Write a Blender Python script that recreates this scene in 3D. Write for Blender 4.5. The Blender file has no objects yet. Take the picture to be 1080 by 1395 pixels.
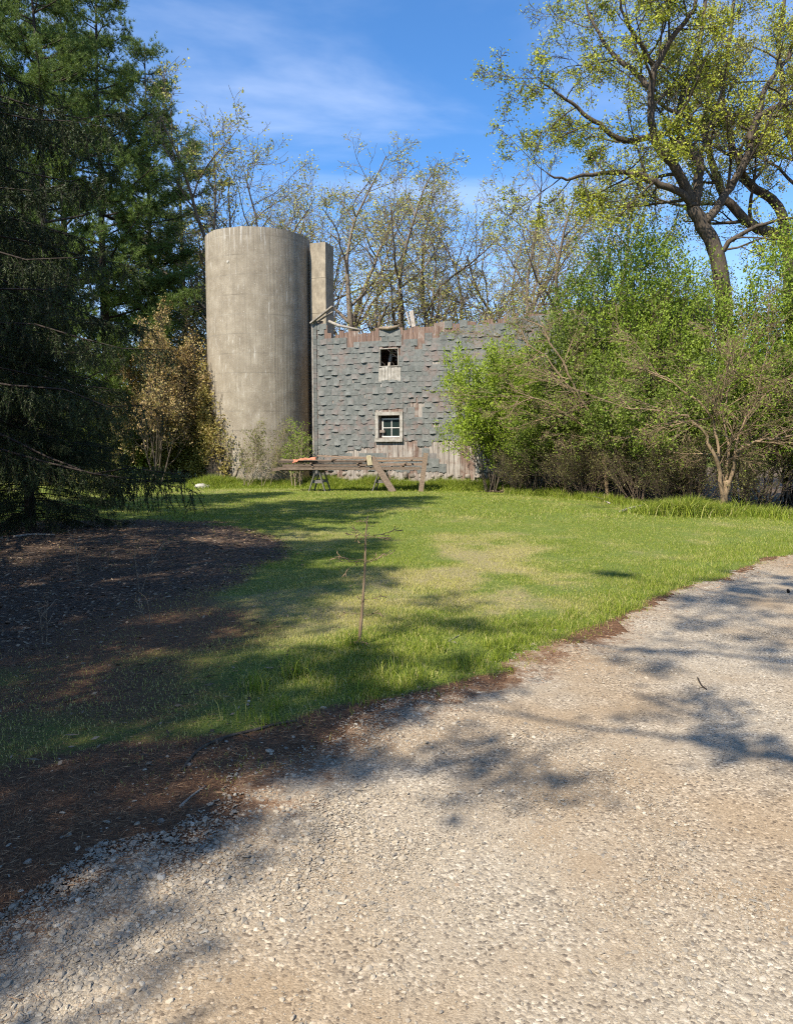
import bpy, math, random
import numpy as np
from mathutils import Vector
PI = math.pi
R = math.radians
sc = bpy.context.scene
COL = sc.collection

# ------------------------------------------------------------------ camera
F_PX = 1015.0; W_PX = 1080.0; H_PX = 1395.0; CAM_Z = 1.6; PITCH = R(5.0)
cd = bpy.data.cameras.new('camera'); cam = bpy.data.objects.new('camera', cd); COL.objects.link(cam)
cam.location = (0, 0, CAM_Z); cam.rotation_euler = (R(90) - PITCH, 0, 0)
cd.sensor_fit = 'VERTICAL'; cd.sensor_height = 36; cd.lens = 36 * F_PX / H_PX
cd.clip_end = 3000; cd.clip_start = 0.05
sc.camera = cam

def ray(px, py):
    x = (px - W_PX / 2) / F_PX; y = (H_PX / 2 - py) / F_PX
    c, s = math.cos(PITCH), math.sin(PITCH)
    return np.array([x, c + y * s, -s + y * c])
def at(px, py, Y):
    d = ray(px, py); return np.array([0, 0, CAM_Z]) + d * (Y / d[1])
def gxy(px, py):
    d = ray(px, py); t = -CAM_Z / d[2]; return np.array([d[0] * t, d[1] * t])
def gx(px, Y):            # ground point in the direction of px at distance Y
    return np.array([(px - 540) / F_PX * Y * 1.004, Y])

# ------------------------------------------------------------------ light
SUN_AZ = R(38)            # sun stands behind the viewer, this far to the left
SUN_EL = R(48)
sunvec = Vector((-math.sin(SUN_AZ) * math.cos(SUN_EL), -math.cos(SUN_AZ) * math.cos(SUN_EL), math.sin(SUN_EL)))
sl = bpy.data.lights.new('sun', 'SUN'); so = bpy.data.objects.new('sun', sl); COL.objects.link(so)
so.rotation_euler = sunvec.to_track_quat('Z', 'Y').to_euler(); so.location = (-10, -20, 30)
sl.energy = 5.0; sl.angle = R(0.55); sl.color = (1.0, 0.92, 0.79)

w = bpy.data.worlds.new('World'); sc.world = w; w.use_nodes = True
nt = w.node_tree; N = nt.nodes; L = nt.links
bg = N['Background']
sky = N.new('ShaderNodeTexSky'); sky.sky_type = 'NISHITA'; sky.sun_disc = False
sky.sun_elevation = SUN_EL; sky.sun_rotation = R(180) + SUN_AZ
sky.air_density = 1.0; sky.dust_density = 0.25; sky.ozone_density = 3.5; sky.altitude = 200
tc = N.new('ShaderNodeTexCoord')
sep = N.new('ShaderNodeSeparateXYZ'); L.new(tc.outputs['Generated'], sep.inputs[0])
def wm(op, a, b=None):
    n = N.new('ShaderNodeMath'); n.operation = op
    for i, v in enumerate((a, b)):
        if v is None: continue
        if isinstance(v, (int, float)): n.inputs[i].default_value = v
        else: L.new(v, n.inputs[i])
    return n.outputs[0]
zz = wm('ADD', wm('MAXIMUM', sep.outputs[2], 0.0), 0.12)
cx = wm('DIVIDE', sep.outputs[0], zz); cy = wm('DIVIDE', sep.outputs[1], zz)
cmb = N.new('ShaderNodeCombineXYZ'); L.new(cx, cmb.inputs[0]); L.new(cy, cmb.inputs[1])
mp = N.new('ShaderNodeMapping'); mp.inputs['Rotation'].default_value = (0, 0, R(28)); mp.inputs['Scale'].default_value = (0.75, 1.5, 1)
mp.inputs['Location'].default_value = (0.7, 0.55, 0)
L.new(cmb.outputs[0], mp.inputs[0])
n1 = N.new('ShaderNodeTexNoise'); n1.inputs['Scale'].default_value = 1.1; n1.inputs['Detail'].default_value = 7; n1.inputs['Roughness'].default_value = 0.52
n1.inputs['Distortion'].default_value = 0.5
L.new(mp.outputs[0], n1.inputs['Vector'])
mr = N.new('ShaderNodeMapRange'); mr.inputs[1].default_value = 0.44; mr.inputs[2].default_value = 0.80; mr.inputs[3].default_value = 0; mr.inputs[4].default_value = 0.62
mr.interpolation_type = 'SMOOTHSTEP'
L.new(n1.outputs[0], mr.inputs[0])
hz = N.new('ShaderNodeMapRange'); hz.inputs[1].default_value = 0.36; hz.inputs[2].default_value = 0.02; hz.inputs[3].default_value = 0; hz.inputs[4].default_value = 0.62
hz.interpolation_type = 'SMOOTHSTEP'
L.new(sep.outputs[2], hz.inputs[0])
cm = wm('MAXIMUM', mr.outputs[0], hz.outputs[0])
mixc = N.new('ShaderNodeMix'); mixc.data_type = 'RGBA'
tint = N.new('ShaderNodeMix'); tint.data_type = 'RGBA'; tint.blend_type = 'MULTIPLY'; tint.inputs[0].default_value = 1
L.new(sky.outputs[0], tint.inputs[6]); tint.inputs[7].default_value = (0.56, 0.92, 1.20, 1)
L.new(cm, mixc.inputs[0]); L.new(tint.outputs[2], mixc.inputs[6]); mixc.inputs[7].default_value = (5.0, 5.7, 7.2, 1)
L.new(mixc.outputs[2], bg.inputs[0]); bg.inputs[1].default_value = 0.105
sc.view_settings.view_transform = 'Standard'; sc.view_settings.look = 'None'
sc.view_settings.exposure = 0.9; sc.view_settings.gamma = 1
sc.cycles.max_bounces = 6; sc.cycles.diffuse_bounces = 3; sc.cycles.transmission_bounces = 4; sc.cycles.transparent_max_bounces = 6
sc.cycles.use_denoising = False; sc.cycles.filter_width = 1.15; sc.cycles.sample_clamp_indirect = 4.0

# ------------------------------------------------------------------ tagging and mesh helpers
def tag(o, label=None, cat=None, group=None, kind=None):
    if label: o['label'] = label
    if cat: o['category'] = cat
    if group: o['group'] = group
    if kind: o['kind'] = kind
    return o
def empty(name, loc=(0, 0, 0), rz=0, s=1.0):
    o = bpy.data.objects.new(name, None); COL.objects.link(o)
    o.location = loc; o.rotation_euler = (0, 0, rz)
    o.scale = (s, s, s) if isinstance(s, (int, float)) else s
    o.empty_display_size = 0.2
    return o
def copy_tree(o, parent=None):
    c = o.copy(); COL.objects.link(c); c.parent = parent
    for ch in list(o.children): copy_tree(ch, c)
    return c

class MB:
    def __init__(s): s.v = []; s.q = []; s.t = []; s.n = 0; s.a = []
    def add(s, V, Q=None, T=None, a=0.0):
        V = np.asarray(V, dtype=np.float32).reshape(-1, 3)
        if Q is not None and len(Q): s.q.append(np.asarray(Q, dtype=np.int64).reshape(-1, 4) + s.n)
        if T is not None and len(T): s.t.append(np.asarray(T, dtype=np.int64).reshape(-1, 3) + s.n)
        s.v.append(V); s.n += len(V)
        s.a.append(np.broadcast_to(np.asarray(a, dtype=np.float32), (len(V),)) if np.ndim(a) == 0 else np.asarray(a, dtype=np.float32))
        return s
    def box(s, c, size, rot=None, a=0.0):
        h = np.array(size) / 2.0
        V = np.array([[x, y, z] for x in (-1, 1) for y in (-1, 1) for z in (-1, 1)], dtype=float) * h
        if rot is not None: V = V @ np.asarray(rot).T
        V = V + np.asarray(c)
        Q = [[0, 1, 3, 2], [4, 6, 7, 5], [0, 4, 5, 1], [2, 3, 7, 6], [0, 2, 6, 4], [1, 5, 7, 3]]
        return s.add(V, Q, a=a)
    def beam(s, A, B, wd, th, up=(0, 0, 1), a=0.0, rng=None, warp=0.0, n=1):
        A = np.asarray(A, float); B = np.asarray(B, float); d = B - A; Ln = np.linalg.norm(d); d = d / Ln
        up = np.asarray(up, float); sd = np.cross(d, up); sd /= np.linalg.norm(sd); u2 = np.cross(sd, d)
        V = []
        for i in range(n + 1):
            c = A + d * Ln * i / n
            if rng is not None and warp: c = c + u2 * rng.normal(0, warp) + sd * rng.normal(0, warp)
            for (p, q) in ((-1, -1), (1, -1), (1, 1), (-1, 1)): V.append(c + sd * p * wd / 2 + u2 * q * th / 2)
        Q = []
        for i in range(n):
            for k in range(4):
                Q.append([i * 4 + k, i * 4 + (k + 1) % 4, i * 4 + 4 + (k + 1) % 4, i * 4 + 4 + k])
        Q.append([0, 3, 2, 1]); e = n * 4; Q.append([e, e + 1, e + 2, e + 3])
        return s.add(V, Q, a=a)
    def tube(s, P, Rr, k=6, a=0.0, cap=True):
        P = np.asarray(P, float); n = len(P); Rr = np.broadcast_to(np.asarray(Rr, float), (n,))
        T = np.gradient(P, axis=0); T /= (np.linalg.norm(T, axis=1)[:, None] + 1e-9)
        m = T.mean(0); ref = np.eye(3)[np.argmin(np.abs(m))]
        A = np.cross(T, ref); A /= (np.linalg.norm(A, axis=1)[:, None] + 1e-9); Bv = np.cross(T, A)
        th = np.arange(k) * 2 * PI / k
        V = P[:, None, :] + Rr[:, None, None] * (np.cos(th)[None, :, None] * A[:, None, :] + np.sin(th)[None, :, None] * Bv[:, None, :])
        i = np.arange(n - 1)[:, None] * k; j = np.arange(k)[None, :]; j2 = (j + 1) % k
        Q = np.stack([i + j, i + j2, i + k + j2, i + k + j], -1).reshape(-1, 4)
        V = V.reshape(-1, 3); T3 = None
        if cap:
            V = np.vstack([V, P[0], P[-1]]); c0 = n * k; c1 = c0 + 1; b = (n - 1) * k
            T3 = [[c0, (q + 1) % k, q] for q in range(k)] + [[c1, b + q, b + (q + 1) % k] for q in range(k)]
        return s.add(V, Q, T3, a=a)
    def prisms(s, A, B, ra, rb, a=0.0):
        A = np.asarray(A, float).reshape(-1, 3); B = np.asarray(B, float).reshape(-1, 3); n = len(A)
        if n == 0: return s
        T = B - A; T /= (np.linalg.norm(T, axis=1)[:, None] + 1e-9)
        ref = np.where(np.abs(T[:, 2:3]) > 0.8, np.array([[1.0, 0, 0]]), np.array([[0, 0, 1.0]]))
        X = np.cross(T, ref); X /= (np.linalg.norm(X, axis=1)[:, None] + 1e-9); Y = np.cross(T, X)
        ra = np.broadcast_to(ra, (n,)); rb = np.broadcast_to(rb, (n,))
        V = np.zeros((n, 6, 3))
        for k in range(3):
            c, q = math.cos(k * 2.0944), math.sin(k * 2.0944)
            V[:, k] = A + ra[:, None] * (c * X + q * Y); V[:, 3 + k] = B + rb[:, None] * (c * X + q * Y)
        base = np.arange(n)[:, None, None] * 6
        Q = base + np.array([[0, 1, 4, 3], [1, 2, 5, 4], [2, 0, 3, 5]])[None]
        return s.add(V.reshape(-1, 3), Q.reshape(-1, 4), a=a)
    def build(s, name, mat, parent=None, smooth=False, loc=None):
        me = bpy.data.meshes.new(name)
        V = np.concatenate(s.v).astype(np.float32) if s.v else np.zeros((0, 3), np.float32)
        if loc is not None: V = V - np.asarray(loc, dtype=np.float32)
        Q = np.concatenate(s.q) if s.q else np.zeros((0, 4), np.int64)
        T = np.concatenate(s.t) if s.t else np.zeros((0, 3), np.int64)
        me.vertices.add(len(V)); me.vertices.foreach_set('co', V.ravel())
        nl = len(Q) * 4 + len(T) * 3
        me.loops.add(nl); me.loops.foreach_set('vertex_index', np.concatenate([Q.ravel(), T.ravel()]).astype(np.int32))
        me.polygons.add(len(Q) + len(T))
        st = np.concatenate([np.arange(len(Q)) * 4, len(Q) * 4 + np.arange(len(T)) * 3]).astype(np.int32)
        me.polygons.foreach_set('loop_start', st)
        me.update(calc_edges=True)
        at_ = me.attributes.new('tone', 'FLOAT', 'POINT'); at_.data.foreach_set('value', np.concatenate(s.a).astype(np.float32))
        me.polygons.foreach_set('use_smooth', np.full(len(me.polygons), bool(smooth)))
        me.materials.append(mat)
        o = bpy.data.objects.new(name, me); COL.objects.link(o)
        if loc is not None: o.location = tuple(float(x) for x in loc)
        if parent is not None: o.parent = parent
        return o

# ------------------------------------------------------------------ numeric noise
def _h(i, j, s): 
    v = np.sin(i * 127.1 + j * 311.7 + s * 74.7) * 43758.5453
    return v - np.floor(v)
def vn(x, y, s=0):
    x = np.asarray(x, float); y = np.asarray(y, float)
    i = np.floor(x); j = np.floor(y); u = x - i; v = y - j; u = u * u * (3 - 2 * u); v = v * v * (3 - 2 * v)
    return (_h(i, j, s) * (1 - u) + _h(i + 1, j, s) * u) * (1 - v) + (_h(i, j + 1, s) * (1 - u) + _h(i + 1, j + 1, s) * u) * v
def fbm(x, y, s=0, o=4):
    t = 0; a = 0.5; n = 0
    for k in range(o): t = t + a * vn(x, y, s + k * 3); n += a; x = x * 2.03; y = y * 2.03; a *= 0.5
    return t / n
def sstep(a, b, x): 
    t = np.clip((x - a) / (b - a), 0, 1); return t * t * (3 - 2 * t)
def sdist(x, y, pl):      # signed distance to an open polyline: positive on its right-hand side
    P = np.stack([np.ravel(x), np.ravel(y)], -1); best = np.full(len(P), 1e9); sg = np.ones(len(P))
    for A, B in zip(pl[:-1], pl[1:]):
        A = np.array(A, float); B = np.array(B, float); d = B - A
        t = np.clip(((P - A) @ d) / (d @ d), 0, 1); D = P - (A + t[:, None] * d); dd = np.hypot(D[:, 0], D[:, 1])
        cr = d[0] * (P[:, 1] - A[1]) - d[1] * (P[:, 0] - A[0]); m = dd < best - 1e-9
        best = np.where(m, dd, best); sg = np.where(m, np.where(cr < 0, 1, -1), sg)
    return (best * sg).reshape(np.shape(x))
ROAD_L = [(-6, -14), (-3.4, -4), (-2.2, -0.5), (-1.6, 1.2), (-1.5, 2.2), (-1.34, 2.6), (-1.04, 3.02), (-.70, 3.62), (0.05, 4.55), (.84, 5.42), (1.9, 6.6), (2.8, 7.8), (6.1, 11.3), (10, 14.4), (20, 20.5), (60, 38)]
GRASS_E = [(-9, -14), (-6, -4), (-3.6, 0.5), (-2.5, 2.8), (-1.9, 3.5), (-1.3, 3.8), (-.6, 4.25), (0.1, 4.75), (.86, 5.5), (1.9, 6.68), (2.8, 7.87), (6.1, 11.4), (10, 14.6), (20, 20.7), (60, 38.2)]
ROAD_R = [(2, -14), (5, -2), (8.5, 4), (14, 9.5), (24, 15.5), (64, 33)]
THICK = [(0.5, 27.5), (2.5, 26.2), (4.5, 24.6), (6.0, 21.2), (7.4, 18.6), (9.0, 16.9), (12, 16.0), (20, 21.5)]
def hgt(x, y):
    x = np.asarray(x, float); y = np.asarray(y, float)
    h = 0.13 * np.exp(-(((x + 6.2) / 3.6) ** 2 + ((y - 11) / 4.2) ** 2))
    h = h + 0.05 * (fbm(x * 0.25, y * 0.25, 5, 2) - 0.5) + 0.03 * (fbm(x * 1.1, y * 1.1, 9, 2) - 0.5)
    h = h + 0.10 * np.exp(-(((x - 1) / 7) ** 2 + ((y - 21) / 5) ** 2))
    far = sstep(34, 60, y); h = h * (1 - far)
    return h
def bed(x, y):            # mask of the pine-litter bed under the conifers
    q = np.sqrt(((x + 6.2) / 4.7) ** 2 + (np.where(y > 10.4, (y - 10.4) / 5.9, (y - 10.4) / 7.2)) ** 2) + 0.22 * (fbm(x * 0.9, y * 0.9, 21, 3) - 0.5)
    return 1 - sstep(0.86, 1.06, q)
def strip(x, y):          # litter strip between lawn and gravel
    nz = 0.5 * (fbm(x * 1.3, y * 1.3, 33, 3) - 0.5)
    g = sdist(x, y, GRASS_E) + nz
    return sstep(-0.12, 0.12, g)
def dry(x, y):
    c = 0.85 * np.exp(-(((x - 1.2) / 2.6) ** 2 + ((y - 10.3) / 3.2) ** 2)) + 0.5 * np.exp(-(((x + 0.8) / 2.4) ** 2 + ((y - 8.2) / 2.0) ** 2))
    n = fbm(x * 0.7, y * 0.55, 41, 4)
    edge = np.exp(-(sdist(x, y, GRASS_E) / 0.9) ** 2)
    f2 = fbm(x * 2.3, y * 1.6, 47, 3)
    return np.clip(.60 * c * (0.25 + .9 * sstep(.3, .65, n)) * (.45 + .9 * f2) + 1.1 * (n - 0.46) + .5 * (f2 - .5) - 0.35 * edge * sstep(3.5, 6, y), 0, .85)

# ------------------------------------------------------------------ materials
def newmat(name):
    m = bpy.data.materials.new(name); m.use_nodes = True; nt = m.node_tree
    b = nt.nodes['Principled BSDF']; b.inputs['Roughness'].default_value = 0.85
    b.inputs['Specular IOR Level'].default_value = 0.25
    return m, nt, b
class NB:
    def __init__(s, nt): s.nt = nt
    def node(s, t, **k):
        n = s.nt.nodes.new(t)
        for a, v in k.items(): setattr(n, a, v)
        return n
    def lk(s, a, b): s.nt.links.new(a, b)
    def put(s, sock, v):
        if hasattr(v, 'is_output'): s.lk(v, sock)
        else: sock.default_value = v
    def coord(s, which='Object'): return s.node('ShaderNodeTexCoord').outputs[which]
    def mapping(s, vec, scale=(1, 1, 1), rot=(0, 0, 0), loc=(0, 0, 0)):
        n = s.node('ShaderNodeMapping'); s.lk(vec, n.inputs[0]); n.inputs['Scale'].default_value = scale
        n.inputs['Rotation'].default_value = rot; n.inputs['Location'].default_value = loc; return n.outputs[0]
    def noise(s, vec, scale, detail=4, rough=0.55, dist=0.0):
        n = s.node('ShaderNodeTexNoise'); s.lk(vec, n.inputs['Vector']); n.inputs['Scale'].default_value = scale
        n.inputs['Detail'].default_value = detail; n.inputs['Roughness'].default_value = rough; n.inputs['Distortion'].default_value = dist
        return n.outputs[0]
    def voro(s, vec, scale, out='Distance', feature='F1'):
        n = s.node('ShaderNodeTexVoronoi'); n.feature = feature; s.lk(vec, n.inputs['Vector']); n.inputs['Scale'].default_value = scale
        return n.outputs[out]
    def ramp(s, fac, stops, interp='LINEAR'):
        n = s.node('ShaderNodeValToRGB'); s.put(n.inputs[0], fac); e = n.color_ramp.elements; n.color_ramp.interpolation = interp
        while len(e) > 1: e.remove(e[-1])
        for i, (p, c) in enumerate(stops):
            c = tuple(c) + (1,) if len(c) == 3 else c
            if i == 0: e[0].position = p; e[0].color = c
            else: q = e.new(p); q.color = c
        return n.outputs[0]
    def mix(s, f, a, b, mode='MIX'):
        n = s.node('ShaderNodeMix', data_type='RGBA', blend_type=mode); s.put(n.inputs[0], f)
        for i, v in ((6, a), (7, b)):
            if not hasattr(v, 'is_output') and len(v) == 3: v = tuple(v) + (1,)
            s.put(n.inputs[i], v)
        return n.outputs[2]
    def math(s, op, a, b=0.0, clamp=False):
        n = s.node('ShaderNodeMath', operation=op); n.use_clamp = clamp; s.put(n.inputs[0], a); s.put(n.inputs[1], b); return n.outputs[0]
    def rng(s, v, a, b, c=0, d=1, smooth=True):
        n = s.node('ShaderNodeMapRange'); n.interpolation_type = 'SMOOTHSTEP' if smooth else 'LINEAR'
        s.put(n.inputs[0], v)
        for i, q in ((1, a), (2, b), (3, c), (4, d)): n.inputs[i].default_value = q
        return n.outputs[0]
    def attr(s, name='tone'): n = s.node('ShaderNodeAttribute'); n.attribute_name = name; return n.outputs['Fac']
    def island(s): return s.node('ShaderNodeNewGeometry').outputs['Random Per Island']
    def bump(s, h, strength, dist, b, normal=None):
        n = s.node('ShaderNodeBump'); n.inputs['Strength'].default_value = strength; n.inputs['Distance'].default_value = dist
        s.lk(h, n.inputs['Height'])
        if normal is not None: s.lk(normal, n.inputs['Normal'])
        if b is not None: s.lk(n.outputs[0], b.inputs['Normal'])
        return n.outputs[0]

def leaf_mat(name, cols, transl=0.35, rough=0.55, clump=0.35):
    m, nt, b = newmat(name); nb = NB(nt)
    n = len(cols); stops = [(i / max(1, n - 1), c) for i, c in enumerate(cols)]
    isl = nb.island(); nz = nb.noise(nb.coord('Object'), 0.9, 2)
    f = nb.math('ADD', nb.math('MULTIPLY', isl, 1 - clump), nb.math('MULTIPLY', nb.rng(nz, 0.3, 0.7), clump))
    col = nb.ramp(f, stops)
    nb.lk(col, b.inputs['Base Color']); b.inputs['Roughness'].default_value = rough; b.inputs['Specular IOR Level'].default_value = 0.3
    if transl > 0:
        t = nb.node('ShaderNodeBsdfTranslucent'); t2 = nb.mix(0.5, col, (1.0, 1.0, 0.3), 'MULTIPLY'); nb.lk(t2, t.inputs[0])
        mx = nb.node('ShaderNodeMixShader'); mx.inputs[0].default_value = transl
        nb.lk(b.outputs[0], mx.inputs[1]); nb.lk(t.outputs[0], mx.inputs[2]); nb.lk(mx.outputs[0], nt.nodes['Material Output'].inputs[0])
    return m
def bark_mat(name, dark, light, scale=6, bump=0.6):
    m, nt, b = newmat(name); nb = NB(nt); v = nb.mapping(nb.coord(), (1, 1, 0.22))
    n = nb.noise(v, scale * 4, 6, 0.65); n2 = nb.noise(nb.coord(), 1.1, 3)
    f = nb.math('ADD', nb.math('MULTIPLY', n, 0.75), nb.math('MULTIPLY', n2, 0.25))
    nb.lk(nb.ramp(f, [(0.32, dark), (0.62, light)]), b.inputs['Base Color']); nb.bump(n, bump, 0.02, b)
    return m
M = {}
M['spruce'] = leaf_mat('spruce_needles', [(.015, .026, .007), (.032, .050, .012), (.06, .085, .02)], 0.15)
M['pine'] = leaf_mat('pine_needles', [(.06, .10, .022), (.115, .17, .036), (.19, .26, .06)], 0.28)
M['shrub'] = leaf_mat('shrub_leaves', [(.14, .215, .024), (.23, .32, .036), (.35, .42, .06)], 0.42)
M['shrub_bright'] = leaf_mat('shrub_leaves_bright', [(.19, .27, .025), (.30, .40, .04), (.42, .50, .07)], 0.45)
M['shrub_dark'] = leaf_mat('shrub_leaves_dark', [(.10, .15, .022), (.17, .23, .034), (.26, .32, .055)], 0.38)
M['olive'] = leaf_mat('olive_leaves', [(.10, .12, .03), (.18, .19, .05), (.27, .25, .08)], 0.35)
M['oak'] = leaf_mat('oak_flowers', [(.25, .30, .035), (.40, .43, .05), (.56, .56, .08)], 0.4)
M['budleaf'] = leaf_mat('budding_leaves', [(.30, .31, .08), (.42, .41, .12), (.54, .50, .18)], 0.4)
M['rust'] = leaf_mat('rust_leaves', [(.34, .21, .09), (.46, .33, .14), (.46, .42, .16)], 0.4)
M['vineleaf'] = leaf_mat('vine_leaves', [(.26, .21, .05), (.36, .30, .09), (.22, .14, .06)], 0.3)
M['bark'] = bark_mat('bark_grey', (.022, .017, .013), (.11, .086, .062))
M['bark_pale'] = bark_mat('bark_pale', (.06, .048, .036), (.24, .19, .14))
M['bark_dark'] = bark_mat('bark_dark', (.012, .009, .007), (.05, .038, .03))
M['bark_tan'] = bark_mat('bark_tan', (.09, .06, .033), (.30, .215, .13))
M['twig_tan'] = bark_mat('twig_tan', (.12, .09, .06), (.32, .25, .17))
M['twig_brown'] = bark_mat('twig_brown', (.045, .032, .022), (.17, .125, .085))
M['deadwood'] = bark_mat('dead_grey_wood', (.12, .10, .08), (.38, .34, .29))

def grass_mat(name, short=True):
    m, nt, b = newmat(name); nb = NB(nt); isl = nb.island(); d = nb.attr('tone')
    g = nb.ramp(isl, [(0, (.10, .145, .016)), (0.5, (.20, .265, .026)), (1, (.33, .37, .05))])
    t = nb.ramp(isl, [(0, (.30, .31, .06)), (0.5, (.43, .40, .12)), (1, (.55, .48, .22))])
    pick = nb.rng(nb.math('SUBTRACT', nb.math('MULTIPLY', d, 1.25), nb.math('FRACT', nb.math('MULTIPLY', isl, 7.13))), -0.08, 0.08)
    col = nb.mix(pick, g, t)
    nb.lk(col, b.inputs['Base Color']); b.inputs['Roughness'].default_value = 0.5
    tr = nb.node('ShaderNodeBsdfTranslucent'); nb.lk(col, tr.inputs[0]); mx = nb.node('ShaderNodeMixShader'); mx.inputs[0].default_value = 0.35
    nb.lk(b.outputs[0], mx.inputs[1]); nb.lk(tr.outputs[0], mx.inputs[2]); nb.lk(mx.outputs[0], nt.nodes['Material Output'].inputs[0])
    return m
M['grass'] = grass_mat('lawn_grass')

# ground: tone = dry share, second attribute = litter share
m, nt_, b = newmat('ground_soil'); nb = NB(nt_); v = nb.coord()
lit = nb.attr('litter'); dr = nb.attr('tone'); dirt = nb.attr('dirt')
fine = nb.noise(v, 38, 5, 0.7); mid = nb.noise(v, 5, 5, 0.6)
gcol = nb.ramp(fine, [(0.30, (.05, .070, .012)), (0.5, (.12, .16, .024)), (0.68, (.20, .235, .05))])
dcol = nb.ramp(fine, [(0.30, (.13, .115, .045)), (0.5, (.26, .22, .10)), (0.68, (.38, .32, .17))])
lcol = nb.ramp(nb.noise(nb.mapping(v, (1, 2.4, 1), (0, 0, 0.5)), 30, 6, 0.75), [(0.3, (.035, .018, .010)), (0.5, (.13, .066, .034)), (0.62, (.21, .115, .06)), (0.75, (.32, .21, .13))])
gd = nb.mix(nb.rng(nb.math('ADD', dr, nb.math('MULTIPLY', nb.math('SUBTRACT', mid, 0.5), 0.9)), 0.15, 0.75), gcol, dcol)
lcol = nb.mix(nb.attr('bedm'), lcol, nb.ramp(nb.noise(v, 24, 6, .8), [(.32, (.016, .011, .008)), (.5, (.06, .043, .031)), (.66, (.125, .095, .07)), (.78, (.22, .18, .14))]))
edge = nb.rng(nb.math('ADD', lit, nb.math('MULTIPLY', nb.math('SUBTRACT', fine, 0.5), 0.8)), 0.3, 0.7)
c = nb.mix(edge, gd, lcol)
tcol = nb.ramp(fine, [(0.3, (.05, .032, .02)), (0.55, (.16, .115, .075)), (0.7, (.27, .21, .15))])
c = nb.mix(nb.rng(nb.math('ADD', dirt, nb.math('MULTIPLY', nb.math('SUBTRACT', mid, 0.5), 0.6)), 0.3, 0.7), c, tcol)
nb.lk(c, b.inputs['Base Color']); nb.bump(fine, 0.9, 0.03, b); M['ground'] = m

m, nt_, b = newmat('gravel'); nb = NB(nt_); v = nb.coord()
vc = nb.node('ShaderNodeTexVoronoi'); nb.lk(v, vc.inputs['Vector']); vc.inputs['Scale'].default_value = 85
vc2 = nb.node('ShaderNodeTexVoronoi'); nb.lk(v, vc2.inputs['Vector']); vc2.inputs['Scale'].default_value = 210
sepc = nb.node('ShaderNodeSeparateColor'); nb.lk(vc.outputs['Color'], sepc.inputs[0])
sepc2 = nb.node('ShaderNodeSeparateColor'); nb.lk(vc2.outputs['Color'], sepc2.inputs[0])
st1 = nb.ramp(sepc.outputs[0], [(0, (.13, .108, .085)), (0.25, (.24, .20, .15)), (0.6, (.33, .28, .21)), (0.85, (.41, .355, .275)), (1, (.52, .46, .37))])
st2 = nb.ramp(sepc2.outputs[1], [(0, (.16, .128, .092)), (0.3, (.275, .225, .163)), (0.7, (.35, .292, .215)), (1, (.46, .40, .31))])
sand = nb.mix(nb.noise(v, 120, 4, 0.7), (.255, .215, .16), (.385, .335, .26))
small = nb.mix(0.55, sand, st2)
pk = nb.rng(nb.math('ADD', nb.noise(v, 2.2, 4), nb.math('MULTIPLY', sepc.outputs[2], 0.35)), 0.58, 0.72)
col = nb.mix(pk, small, st1)
big = nb.noise(v, 0.55, 4, 0.6)
col = nb.mix(nb.rng(big, 0.38, 0.60), nb.mix(1.0, col, (.87, .77, .66), 'MULTIPLY'), col)
spots = nb.rng(nb.noise(v, 9, 5, 0.65), 0.60, 0.74)
col = nb.mix(nb.math('MULTIPLY', spots, 0.35), col, (.20, .15, .10))
ndl = nb.ramp(nb.noise(nb.mapping(v, (1, 2.4, 1), (0, 0, .5)), 30, 6, .75), [(.3, (.05, .026, .014)), (.5, (.15, .082, .045)), (.7, (.28, .19, .11))])
col = nb.mix(nb.rng(nb.math('ADD', nb.attr('litter'), nb.math('MULTIPLY', nb.math('SUBTRACT', nb.noise(v, 7, 6, .75), .5), 1.5)), .35, .75), col, ndl)
nb.lk(col, b.inputs['Base Color'])
hh = nb.math('SUBTRACT', 1.0, vc.outputs['Distance']); hh2 = nb.math('SUBTRACT', 1.0, vc2.outputs['Distance'])
b1 = nb.bump(hh2, 0.5, 0.003, None); nb.bump(nb.math('MULTIPLY', hh, nb.math('ADD', pk, 0.15)), 0.5, 0.006, b, b1); M['gravel'] = m

m, nt_, b = newmat('stones'); nb = NB(nt_); v = nb.coord(); isl = nb.island()
c = nb.ramp(isl, [(0, (.13, .12, .11)), (0.14, (.20, .18, .15)), (0.42, (.29, .24, .18)), (0.68, (.35, .295, .22)), (0.90, (.41, .355, .275)), (0.975, (.54, .49, .40)), (1, (.25, .17, .11))])
c = nb.mix(0.35, c, nb.ramp(nb.noise(v, 90, 4, 0.7), [(0.3, (.15, .12, .085)), (0.7, (.43, .37, .285))]))
nb.lk(c, b.inputs['Base Color']); nb.bump(nb.noise(v, 160, 3), 0.35, 0.004, b); M['stones'] = m

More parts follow.
